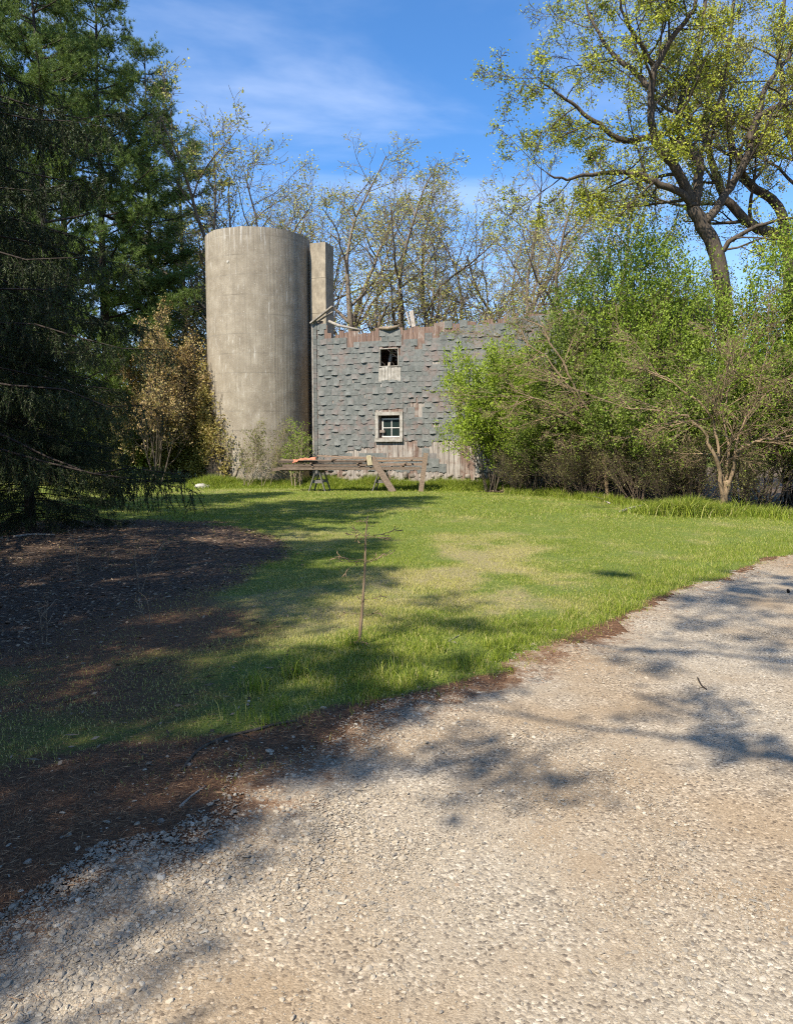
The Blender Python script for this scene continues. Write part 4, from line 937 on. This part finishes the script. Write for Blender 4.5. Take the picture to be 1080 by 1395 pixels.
m, nt_, b = newmat('barn_board'); nb = NB(nt_); v = nb.coord(); isl = nb.island()
gr = nb.noise(nb.mapping(v, (14, 14, .8)), 2.0, 6, .7); pat = nb.noise(v, 1.6, 5, .7)
c0 = nb.ramp(gr, [(0.28, (.10, .08, .065)), (0.5, (.27, .235, .20)), (0.72, (.50, .46, .41))]); c1 = nb.ramp(gr, [(0.3, (.07, .042, .032)), (0.55, (.19, .125, .095)), (0.75, (.40, .32, .27))])
szz = nb.node('ShaderNodeSeparateXYZ'); nb.lk(v, szz.inputs[0]); cb = nb.mix(nb.rng(nb.math('ADD', nb.math('ADD', pat, nb.math('MULTIPLY', isl, .25)), nb.rng(szz.outputs[2], 4.6, 6.0, 0, .22)), .58, .78), c0, c1); nb.lk(cb, b.inputs['Base Color']); nb.bump(gr, .6, .01, b); M['barnboard'] = m
# vertical sheathing boards
r_ = np.random.default_rng(66); g = MB(); u = 0.0
while u < BLEN:
    bw = r_.uniform(.15, .24); uc = u + bw / 2; zt = topz(uc) + r_.uniform(-.16, .04); zb = (.14 if uc < 6.2 else .36) + abs(r_.normal(0, .07))
    segs = [(zb, zt)]
    for (a0, a1, b0, b1) in (OP, WN):
        if uc > a0 - .02 and uc < a1 + .02:
            ns_ = []
            for (p0, p1) in segs:
                if p0 < b0: ns_.append((p0, min(p1, b0)))
                if p1 > b1: ns_.append((max(p0, b1), p1))
            segs = ns_
    for (p0, p1) in segs:
        g.box((uc, r_.uniform(-.004, .006), (p0 + p1) / 2), (bw - .012, .024, p1 - p0))
    u += bw
for zz_ in (.6, 2.2, 4.0, 5.4): 
    for (x0_, x1_) in ((0, 3.0), (4.7, BLEN)): g.box(((x0_ + x1_) / 2, .075, zz_), (x1_ - x0_, .12, .1))
g.build('wall', M['barnboard'], barn)
# shingle siding
m, nt_, b = newmat('shingle'); nb = NB(nt_); v = nb.coord(); isl = nb.island()
c = nb.ramp(isl, [(0, (.10, .108, .102)), (0.4, (.14, .148, .138)), (0.75, (.18, .185, .172)), (0.93, (.165, .15, .14)), (1, (.20, .165, .15))])
c = nb.mix(.55, c, nb.ramp(nb.noise(v, 9, 6, .75), [(0.3, (.05, .054, .050)), (0.55, (.14, .145, .133)), (0.75, (.29, .28, .255))]))
c = nb.mix(nb.math('MULTIPLY', nb.rng(nb.noise(v, 1.1, 6, .75), .50, .66), .6), c, (.20, .135, .115))
nb.lk(c, b.inputs['Base Color']); b.inputs['Roughness'].default_value = .9; nb.bump(nb.noise(v, 90, 2), .4, .006, b); M['shingle'] = m
r_ = np.random.default_rng(67); g = MB(); SW = .29; SHH = .195; row = 0; z = .72
holes = []
for (px, py, rpx, rpy) in ((456, 456, 12, 10), (478, 460, 13, 13), (500, 458, 18, 12), (560, 455, 20, 10), (572, 462, 9, 16), (600, 450, 30, 6), (530, 508, 14, 11), (570, 560, 9, 9), (566, 552, 7, 6), (588, 582, 6, 6), (545, 613, 40, 12), (600, 610, 30, 12), (508, 612, 14, 9), (485, 617, 18, 5), (625, 620, 30, 25), (590, 452, 22, 9), (662, 600, 20, 26), (700, 560, 14, 20), (740, 620, 40, 30), (800, 590, 40, 40)):
    a0, b0 = wallpt(px, py); a1, b1 = wallpt(px + rpx, py - rpy); holes.append((a0, b0, abs(a1 - a0), abs(b1 - b0)))
while z < 7.6:
    wav = r_.normal(0, .006)
    zt_row = z + SHH * 1.5; off = (row % 2) * SW + (row % 4 >= 2) * .10; u = -off
    while u < BLEN:
        swv = SW * (1 if r_.uniform() < .93 else r_.uniform(.75, 1.0)); uu0 = max(u, 0.16) + .003; uu1 = min(u + swv, BLEN); uc = (uu0 + uu1) / 2
        ok = uu1 - uu0 > .05 and z + SHH * .9 < topz(uc) - r_.uniform(0, .12)
        for (a0, a1, b0, b1) in ((OP[0] - .01, OP[1] + .01, OP[2], OP[3]), (WN[0] - .15, WN[1] + .15, WN[2] - .12, WN[3] + .15)):
            if uu1 > a0 and uu0 < a1 and z + SHH > b0 and z < b1:
                if uu0 < a0 - .1: uu1 = a0
                elif uu1 > a1 + .1: uu0 = a1
                else: ok = False
        if r_.uniform() < .006: ok = False
        for (hu, hz_, hw, hh_) in holes:
            if ((uc - hu) / hw) ** 2 + ((z + .1 - hz_) / hh_) ** 2 < r_.uniform(.55, 1.25): ok = False
        if uc > 9 and r_.uniform() < .1: ok = False
        if ok:
            rag = z < 1.9; zb_ = z + wav + .03 * math.sin(u * .9 + row * .25) + r_.normal(0, .007) - (r_.uniform(0, .10) if rag else 0) + (r_.uniform(.04, .1) if r_.uniform() < .03 else 0); zt2 = z + SHH + .05
            nx = 6; nzv = 4; lift = r_.uniform(.008, .020) if (int(round((u + off) / SW)) % 2) != (r_.uniform() < .04) else r_.choice([.4, 1.0, 1.0, 1.4]) * r_.uniform(.024, .048)
            cu = r_.choice([0, 1, 2], p=[.4, .3, .3]); VV = []; amp = r_.uniform(.3, 1.0)
            for iz in range(nzv + 1):
                f = iz / nzv
                for ix in range(nx + 1):
                    s_ = ix / nx; cor = s_ if cu == 1 else (1 - s_ if cu == 2 else abs(s_ - .5) * 2)
                    yb = -.020 - (1 - f) ** 2.6 * lift * (.15 + .95 * min(1.0, 5.0 * s_ * (1 - s_)) * (.75 + .25 * amp)) - .006 * (row % 2)
                    bz = (.008 * math.sin(s_ * 7 + u * 7) * (1 - f) ** 3 + (r_.normal(0, .012 if rag else .004) if iz == 0 else 0))
                    VV.append((uu0 + (uu1 - uu0) * s_, yb + (-.008 * f if f < 1 else 0.0), zb_ + (zt2 - zb_) * f + bz))
            ii = np.arange(nzv)[:, None] * (nx + 1) + np.arange(nx)[None]; Qs = np.stack([ii, ii + 1, ii + nx + 2, ii + nx + 1], -1).reshape(-1, 4)
            g.add(VV, Qs)
        u += SW
    z += SHH; row += 1
sid = g.build('shingle_siding', M['shingle'], barn, smooth=True)
# corner trim made of stacked short shingle strips and a thin pale board
g = MB(); z = .7
while z < 6.55: g.box((.08, -.035 - r_.uniform(0, .01), z + .09), (.15, .022, .18), np.array([[1, 0, 0], [0, math.cos(.12), -math.sin(.12)], [0, math.sin(.12), math.cos(.12)]])); z += .19
g.build('corner_strip', M['shingle'], barn)
g = MB(); g.box((-.03, -.02, 3.4), (.05, .07, 6.1)); g.build('corner_board', M['deadwood'], barn)
def wl(px, py, y=-.05): a_, b_ = wallpt(px, py); return (a_, y, b_)
g = MB(); g.beam(wl(425, 441, -.12), wl(455, 418, -.12), .05, .14, (0, 1, 0)); g.beam(wl(426, 443, -.02), wl(452, 424, .1), .04, .07, (0, 1, 0)); g.build('rake_board', M['deadwood'], barn)
g = MB(); g.tube([wl(449, 438, -.08), wl(462, 444, -.1), wl(478, 447, -.05), wl(494, 450, .0)], [.055, .06, .045, .03], 7); g.build('fallen_batten', M['deadwood'], barn, smooth=True)
g = MB(); g.tube([wl(517, 447, -.02), wl(530, 448, -.1), wl(543, 445, -.05)], [.055, .07, .06], 8); g.build('broken_rafter', M['twig_tan'], barn, smooth=True)
g = MB(); g.beam(wl(553, 442, .5), wl(543, 420, .9), .05, .09, (0, 1, 0)); g.build('broken_rafter', M['deadwood'], barn)
g = MB(); g.beam(wl(553, 420, .6), wl(560, 444, .3), .16, .05, (0, 1, 0)); g.build('broken_rafter', M['deadwood'], barn)
# side and back walls; roof deck and loft added to keep the inside dark
g = MB(); 
for (c_, s_) in (((.02, BDEP / 2 + .1, 3.0), (.03, BDEP - .1, 5.2)), ((BLEN - .02, BDEP / 2 + .1, 3.0), (.03, BDEP - .1, 5.6)), ((BLEN / 2, BDEP, 2.6), (BLEN, .03, 4.6))): g.box(c_, s_)
g.build('rear_wall', M['barnboard'], barn)
g = MB(); u = .3
while u < BLEN - .3: g.beam((u, .2, topz(u) - .55), (u + r_.uniform(-.15, .15), BDEP - .1, 4.4), r_.uniform(.15, .24), .03, rng=r_, warp=.012, n=4); u += r_.uniform(.19, .30)
g.build('added_roof_deck', M['barnboard'], barn)  # added deck, blocks sun from above into the roofless barn
g = MB()
for k in range(3): a_ = OP[0] - .25 + .12 * k; g.beam((OP[0] + .25 + r_.uniform(0, .2), .4 + .1 * k, OP[3] - .12 - .13 * k), (OP[1] + .5, .4 + .1 * k, OP[3] - .20 - .11 * k), .03, .06, (0, 1, 0))
g.beam((OP[0] + .15, .35, OP[2] - .5), (OP[0] + .38, .45, OP[3] + .2), .1, .1, (0, 1, 0)); g.build('loose_slats', M['deadwood'], barn)
g = MB(); g.box((OP[0] + .35, 1.6, OP[2] - .3), (3.2, 2.4, .04)); g.box((OP[0] + .35, 2.8, OP[2] + .6), (3.2, .04, 1.8)); g.build('added_dark_loft', M['bark_dark'], barn)  # dark floor and upright sheet added behind the upper opening to darken it
def fr(name, o4, t, y0, dpt, mat, parent, sill=0):
    a0, a1, b0, b1 = o4; g = MB(); yc = y0
    g.box((a0 - t / 2, yc, (b0 + b1) / 2), (t, dpt, b1 - b0)); g.box((a1 + t / 2, yc, (b0 + b1) / 2), (t, dpt, b1 - b0))
    g.box(((a0 + a1) / 2, yc, b1 + t / 2), (a1 - a0 + 2 * t, dpt + .006, t)); g.box(((a0 + a1) / 2, yc - sill / 2, b0 - t / 2), (a1 - a0 + 2 * t, dpt + .006 + sill, t)); return g.build(name, mat, parent)
M['palewood'] = simple_noise_mat('pale_painted_wood', [(.15, .135, .11), (.30, .275, .235), (.44, .41, .365)], 7, (1, 1, 1))
M['sash'] = simple_noise_mat('sash_paint', [(.42, .40, .36), (.66, .64, .59)], 9)
m, nt_, b = newmat('dark_glass'); b.inputs['Base Color'].default_value = (.015, .025, .022, 1); b.inputs['Roughness'].default_value = .12; b.inputs['Specular IOR Level'].default_value = .5; nb = NB(nt_); nb.bump(nb.noise(nb.coord(), 3, 2), .15, .02, b); M['glass'] = m
op_ = fr('hayloft_opening', (OP[0] + .03, OP[1] - .03, OP[2] + .03, OP[3] - .03), .03, .03, .14, M['palewood'], barn)
g = MB(); u = OP[0] - .03
while u < OP[1]: bw = .13; g.box((u + bw / 2, -.028, OP[2] - .02 - .26 + r_.uniform(-.03, .03)), (bw - .012, .02, .50)); u += bw
g.build('patch_boards', M['palewood'], barn)
wi = fr('window', (WN[0], WN[1], WN[2], WN[3]), .13, -.045, .06, M['palewood'], barn, .05); wi['label'] = 'four-paned window in a pale weathered frame'
g = MB(); 
for (c_, s_) in (((WN[0] + .01, .10, (WN[2] + WN[3]) / 2), (.02, .24, WN[3] - WN[2])), ((WN[1] - .01, .10, (WN[2] + WN[3]) / 2), (.02, .24, WN[3] - WN[2])), (((WN[0] + WN[1]) / 2, .10, WN[3] - .01), (WN[1] - WN[0] - .04, .24, .02)), (((WN[0] + WN[1]) / 2, .10, WN[2] + .01), (WN[1] - WN[0] - .04, .24, .02))): g.box(c_, s_)
g.build('window_reveal', M['barnboard'], wi)
sa0, sa1, sb0, sb1 = WN[0] + .14, WN[1] - .06, WN[2] + .09, WN[3] - .16
sh_ = fr('sash', (sa0, sa1, sb0, sb1), .055, .14, .04, M['sash'], wi)
g = MB(); g.box(((sa0 + sa1) / 2, .137, (sb0 + sb1) / 2), (.028, .028, sb1 - sb0 - .004)); g.box(((sa0 + sa1) / 2, .133, (sb0 + sb1) / 2), (sa1 - sa0 - .004, .028, .028)); g.build('glazing_bars', M['sash'], wi)
g = MB(); g.box(((sa0 + sa1) / 2, .150, (sb0 + sb1) / 2), (sa1 - sa0, .006, sb1 - sb0)); g.build('pane', M['glass'], wi)
g = MB(); g.box(((WN[0] + WN[1]) / 2, .19, (WN[2] + WN[3]) / 2), (WN[1] - WN[0], .01, WN[3] - WN[2])); g.build('window_backing', M['bark_dark'], wi)
# stone foundation
g = MB(); P = []; s_l = []
uu = 0
for rowz, hs in ((.10, .15), (.32, .14), (.5, .10)):
    uu = r_.uniform(0, .2)
    while uu < BLEN: P.append((uu, .06 + r_.uniform(-.03, .02), rowz)); sz = r_.uniform(.12, .22); s_l.append(sz); uu += sz * 1.7
stones(g, np.array(P), np.array(s_l), r_, 2, .75); g.box((BLEN / 2, .14, .26), (BLEN, .16, .5)); g.build('foundation', simple_noise_mat('field_stone', [(.09, .075, .06), (.17, .145, .115), (.26, .225, .185)], 5, isl=.4), barn, smooth=True)

# ------------------------------------------------------------------ boards on sawhorses
YS = 26.8
def sawhorse(px, lab, fresh=None):
    if fresh is None:
        o = empty('sawhorse'); g = MB(); g.box((0, 0, .72), (.09, .95, .13)); g.build('top_beam', M['sawhorse'], o)
        for sy in (-1, 1):
            for sx_ in (-1, 1):
                g = MB(); g.beam((sx_ * .30, sy * .40, 0), (sx_ * .065, sy * .36, .74), .035, .10, (0, 1, 0)); g.build('leg', M['sawhorse'], o)
            g = MB(); g.box((0, sy * .335, .36), (.44, .025, .11)); g.build('brace', M['sawhorse'], o)
    else: o = copy_tree(fresh)
    c_ = gx(px, YS); o.location = (c_[0], c_[1], float(hgt(c_[0], c_[1]))); o.rotation_euler = (0, 0, R(-8)); tag(o, lab, 'sawhorse', 'sawhorses under the lumber'); return o
h1 = sawhorse(436, 'dark wooden sawhorse under the left part of the lumber pile')
h2 = sawhorse(521, 'dark wooden sawhorse beside the slanting plank at the middle of the pile', h1)
zg = float(hgt(gx(436, YS)[0], YS)) + .785
bl = [  # px left, px right, y offset, layer height, width, thickness, tilt left, tilt right, label
    (380, 572, -.38, .018, .18, .035, .0, .0, 'front bottom plank of the pile, reaching almost to the standing plank'),
    (372, 508, -.17, .018, .16, .034, -.05, 0, 'dark bottom plank whose left end droops lowest'),
    (391, 515, .05, .018, .17, .034, 0, 0, 'short bottom plank lying over both sawhorses'),
    (400, 566, .25, .018, .16, .034, 0, 0, 'bottom plank at the back of the pile'),
    (386, 500, -.33, .055, .15, .036, -.03, .0, 'second-layer plank along the front ending at the middle sawhorse'),
    (430, 583, -.14, .055, .14, .036, 0, .02, 'second-layer plank sticking out farthest to the right'),
    (398, 560, .08, .055, .16, .034, 0, .0, 'second-layer reddish plank in the middle of the pile'),
    (380, 505, -.26, .094, .12, .036, .0, .0, 'third-layer thin plank beneath the orange cloth'),
    (445, 578, .02, .094, .14, .036, .0, .04, 'third-layer brown plank on the right half'),
    (384, 520, .20, .094, .13, .034, .04, .0, 'third-layer back plank beneath the topmost batten'),
    (452, 577, -.22, .134, .10, .038, .0, .02, 'top plank on the right half of the pile'),
    (433, 528, .16, .134, .09, .036, .10, .0, 'topmost thin batten tilted up at its left end'),
    (470, 520, .02, .134, .12, .06, .0, .0, 'short offcut lying on top near the pale block')]
r_ = np.random.default_rng(77)
ZL = {.018: .045, .055: .168, .094: .283, .134: .392}; TL = {.018: .088, .055: .078, .094: .070, .134: .055}
for i, (pa, pb, yo, zo, bw, tk, tl, tr_, lab) in enumerate(bl):
    A = np.array([gx(pa, YS + yo)[0], YS + yo, zg + ZL[zo] + tl]); B = np.array([gx(pb, YS + yo)[0], YS + yo + r_.uniform(-.05, .05) - .1, zg + ZL[zo] + tr_])
    g = MB(); mid = (A + B) / 2; g.beam(A, B, bw, TL[zo], rng=r_, warp=.003, n=6); o = g.build('lumber_board', M['board'], loc=mid); tag(o, lab, 'plank', 'planks piled on the sawhorses')
def plank(A, B, w_, t_, up, lab, mat='board', name='lumber_board'):
    g = MB(); A = np.array(A); B = np.array(B); g.beam(A, B, w_, t_, up, rng=r_, warp=.003, n=4); o = g.build(name, M[mat], loc=A); tag(o, lab, 'plank'); return o
A = at(536, 668, YS - .9); A[2] = .03; B = at(506, 623, YS - .48); plank(A, B, .22, .05, (0, 1, .3), 'broad pale brown plank slanting from the lawn up to the pile')
A = at(573, 666, YS - .55); A[2] = .02; B = at(580, 617, YS - .52); plank(A, B, .17, .05, (0, 1, 0), 'short plank standing almost upright at the right end of the pile')
g = MB(); c_ = at(503, 627, YS - .52); g.box((0, 0, 0), (.14, .14, .34), None); o = g.build('post_offcut', simple_noise_mat('pale_cut_wood', [(.42, .34, .20), (.62, .53, .36)], 7)); o.location = tuple(c_); o.rotation_euler = (0, R(-8), .3); tag(o, 'pale yellowish sawn block against the middle of the pile', 'block')
for q, (px, zo) in enumerate(((430, .108), (492, .108), (548, .108), (428, .227), (490, .227), (552, .227), (455, .342), (500, .342), (560, .342))):
    g = MB(); g.box((0, 0, 0), (.06, .95, .038)); o = g.build('spacer_strip', M['board']); c_ = gx(px, YS); o.location = (c_[0], YS - .05, zg + zo); o.rotation_euler = (0, 0, R(-6)); tag(o, 'short strip laid crosswise between two layers of the piled planks', 'spacer', 'spacer strips in the lumber pile')
# orange cloth
g = MB(); nx, ny = 22, 12; c_ = at(416, 626, YS - .28); X, Y, Qg = grid(np.linspace(-.44, .40, nx), np.linspace(-.20, .16, ny))
Z = .07 + .13 * (fbm(X * 7 + 3, Y * 7, 3, 3) - .35) + .05 * X - .55 * np.maximum(0, -(X + .22)) * (Y < 0) - .35 * np.maximum(0, -(Y + .08)); Yw = Y + .06 * np.sin(X * 14)
g.add(np.stack([X + .02 * np.sin(Y * 30), Yw, Z], -1).reshape(-1, 3), Qg); o = g.build('orange_cloth', M['rusty'], smooth=True); o.location = (c_[0], c_[1], zg + .31)
sm = o.modifiers.new('thickness', 'SOLIDIFY'); sm.thickness = .006; tag(o, 'crumpled orange cloth draped on the left end of the lumber', 'cloth')

# ------------------------------------------------------------------ dead sapling
p = Plant(901); o = empty('dead_sapling'); c0 = gxy(490, 882); YD = c0[1]; org = np.array([c0[0], c0[1], 0])
tr_ = smooth_pl(PX([(489, 882), (493, 840), (497, 780), (498, 736), (501, 706)], YD), 4) - org; p.wood.tube(tr_, np.linspace(.017, .003, len(tr_)), 7)
for (py, n_, L_) in ((736, 8, .26), (769, 7, .25), (822, 3, .18), (842, 2, .18), (717, 4, .07)):
    zc_ = at(498, py, YD)[2]; xc_ = np.interp(zc_, tr_[:, 2], tr_[:, 0])
    for k in range(n_):
        a = 2 * PI * (k + p.r.uniform(-.3, .3)) / n_; dirn = np.array([math.cos(a), math.sin(a), p.r.uniform(.0, .28)]); p.grow((xc_, 0, zc_ + p.r.uniform(-.02, .02)), dirn, L_ * p.r.uniform(.55, 1.1), .0022, 0,
            [dict(n=(2, 3), ang=(20, 40), ratio=.4, wob=.05, trop=-.01, seg=5, tmin=.4, rr=.6, taper=.4), dict(n=(1, 2), ang=(25, 50), ratio=.5, wob=.1, trop=0, seg=3, tmin=.2, rr=.8, taper=.6), dict(wob=.1, trop=0, seg=2, sites=2, taper=.6)])
for k in range(5):
    a = k * 1.3; p.wood.tube([(0, 0, .03), (math.cos(a) * .05, math.sin(a) * .05, .015), (math.cos(a) * .12, math.sin(a) * .12, -.005)], [.010, .006, .003], 5)
p.finish_wood('trunk', M['bark_tan'], o, .0012); o.location = (c0[0], c0[1], float(hgt(c0[0], c0[1]))); tag(o, 'dead leafless conifer sapling standing alone on the lawn near the gravel', 'sapling')

# bare weed stalks in the bed
Wd = [(190, 812, 70, 'tallest dry weed stalk at the middle of the needle bed'), (108, 790, 60, 'thin dry stalk on the left part of the needle bed'), (205, 860, 48, 'slanting dry stalk at the front of the needle bed'), (40, 720, 60, 'dark stalk at the left edge behind the needle bed'), (112, 705, 60, 'branched stalk at the back rim of the needle bed'), (60, 880, 50, 'low dry stalk at the left front of the needle bed')]
for i, (px, py, hpx, lab) in enumerate(Wd):
    p = Plant(920 + i); c0 = gxy(px, py); Lh = hpx / F_PX * c0[1]; o = empty('weed_stalk', (c0[0], c0[1], float(hgt(c0[0], c0[1]))))
    for k in range(2): p.grow((p.r.normal(0, .02), 0, 0), (p.r.uniform(-.35, .5), p.r.uniform(-.2, .2), 1), Lh * p.r.uniform(.7, 1.2), .004, 0, [dict(n=(3, 5), ang=(20, 45), ratio=.4, wob=.08, trop=0, seg=6, tmin=.35, rr=.7, taper=.5), dict(wob=.1, trop=0, seg=3, sites=2, taper=.6)])
    p.finish_wood('stem', M['twig_tan'], o, .0028); tag(o, lab, 'weed')
# sticks
def stick(pts, r0, r1, lab, mat='deadwood', seed=1, name='fallen_branch', side=2):
    p = Plant(seed); P = []
    for (a, b_) in pts: q = gxy(a, b_); P.append((q[0], q[1], float(hgt(q[0], q[1])) + r0 * .8))
    P = smooth_pl(P, 4); org = P[0].copy(); P = P - org; p.wood.tube(P, np.linspace(r0, r1, len(P)), 6)
    for k in range(side): i = p.r.integers(2, len(P) - 1); d = p.r.normal(0, 1, 3); d[2] = abs(d[2]) * .2; p.grow(P[i], d, np.linalg.norm(P[-1]) * .15, r1 * .7, 0, [dict(n=(1, 2), ang=(20, 45), ratio=.4, wob=.1, trop=0, seg=4), dict(wob=.1, trop=0, seg=2, sites=1)])
    o = p.finish_wood(name, M[mat], None, .0025); o.location = tuple(org); tag(o, lab, 'branch'); return o
stick([(248, 1052), (270, 1025), (305, 1008), (345, 998), (375, 990), (404, 985)], .009, .008, 'long grey fallen branch lying on the needle litter by the lawn edge', 'bark', seed=3)
stick([(245, 1100), (262, 1085), (280, 1072)], .006, .004, 'short thin twig on the litter below the long fallen branch', seed=4, side=1)
stick([(950, 922), (955, 932), (962, 938)], .006, .003, 'small dark twig lying on the gravel at the right', 'bark_dark', 5, side=1)
stick([(592, 888), (610, 878), (630, 866)], .006, .003, 'thin pale twig in the grass right of the dead sapling', seed=6, side=1)
stick([(20, 742), (45, 739), (75, 740)], .02, .012, 'thick grey stick at the back left of the needle bed', seed=7, side=1)
stick([(690, 664), (740, 667), (790, 672), (830, 690)], .045, .02, 'longest grey fallen branch at the foot of the thicket', 'deadwood', 8, side=4)
stick([(735, 672), (770, 668), (800, 676), (812, 684)], .04, .02, 'crooked grey fallen branch crossing the longest one', 'deadwood', 9, side=3)
stick([(700, 670), (715, 665), (735, 668)], .035, .02, 'short grey branch piece at the left end of the fallen branches', 'deadwood', 10, side=2)
stick([(845, 702), (870, 694), (905, 690)], .04, .02, 'grey branch lying left of the tan forked shrub', 'deadwood', 11, side=2)
# dark lump on the drive
c0 = gxy(1073, 808); mb = MB(); stones(mb, np.zeros((1, 3)), np.array([.032]), np.random.default_rng(5), 2, .8); o = mb.build('walnut_husk', M['black'], smooth=True); o.location = (c0[0], c0[1], float(road_z(c0[0], c0[1])) + .02); tag(o, 'small black lump lying on the gravel at the right edge', 'husk')
# tan dry reeds at far left
r_ = np.random.default_rng(95); mb = MB(); c0 = gx(78, 31.5); n = 1500; x = c0[0] + r_.normal(0, .8, n); y = c0[1] + r_.normal(0, .3, n); blades(mb, x, y, hgt(x, y), .8 * r_.uniform(.4, 1.1, n), np.full(n, .022), r_, np.full(n, 1.0), .35)
o = mb.build('dry_grass', M['grass'], loc=(c0[0], c0[1], 0)); tag(o, 'tan dry grass clump at the far lawn edge under the spruce boughs', 'grass', kind='stuff')

# ------------------------------------------------------------------ trees behind the viewer (they throw the branch shadows on the drive)
p = Plant(951); sha = empty('budding_tree'); so3 = np.array([2.5, -2.8, 0.0])
def wlimb(pl, r0, r1, nk, lo=.9, hi=2.0, tm=.1):
    P = smooth_pl(np.array(pl, float), 4) - so3; P = P + p.r.normal(0, .03, P.shape); p.limb(P, r0, r1, 8); rad = np.linspace(r0, r1, len(P))
    for j in range(nk):
        t = tm + (1 - tm) * (j + p.r.uniform(0, .9)) / nk; i = min(int(t * (len(P) - 1)), len(P) - 2); d = norm(P[i + 1] - P[i]); nd = perp_dir(d, R(p.r.uniform(30, 70)), p.r); nd[2] = abs(nd[2]) * .5
        p.grow(P[i], nd, p.r.uniform(lo, hi) * (1.2 - .5 * t), max(.012, rad[i] * .45), 0, BR)
wlimb([(2.5, -2.8, -.2), (2.4, -2.7, 2.5), (2.3, -2.5, 5.6), (2.2, -2.5, 8.5), (2.3, -2.4, 12)], .22, .06, 6, tm=.6)
wlimb([(2.3, -2.5, 5.8), (.8, -1.9, 6.5), (-.8, -1.5, 6.9), (-2.4, -1.1, 7.1), (-3.9, -.7, 7.4)], .048, .012, 11)
wlimb([(2.3, -2.5, 7.6), (.6, -2.0, 8.6), (-1.4, -1.4, 9.2), (-3.4, -.8, 9.5), (-5.2, -.3, 9.8)], .05, .012, 12)
wlimb([(2.3, -2.5, 8.4), (1.2, -1.5, 9.6), (-.4, -.6, 10.2), (-2.0, .4, 10.4), (-3.2, 1.4, 10.9)], .05, .012, 11)
wlimb([(2.3, -2.5, 6.6), (2.0, -1.2, 7.6), (1.0, -.2, 8.4), (.2, .9, 8.9), (-.8, 1.8, 9.6)], .045, .012, 10)
wlimb([(2.3, -2.5, 10.0), (1.6, -1.4, 11.4), (.4, -.2, 12.2), (-.8, 1.2, 12.8)], .06, .02, 10)
p.finish_wood('trunk', M['bark'], sha, .006); S = np.array(p.sites); S = S[p.r.uniform(0, 1, len(S)) < .22]; crown(S, .04, p.r, M['budleaf'], sha, n=2, jitter=.08)
sha.location = tuple(so3); tag(sha, 'bare budding tree behind the viewer whose limbs shade the gravel drive', 'tree')
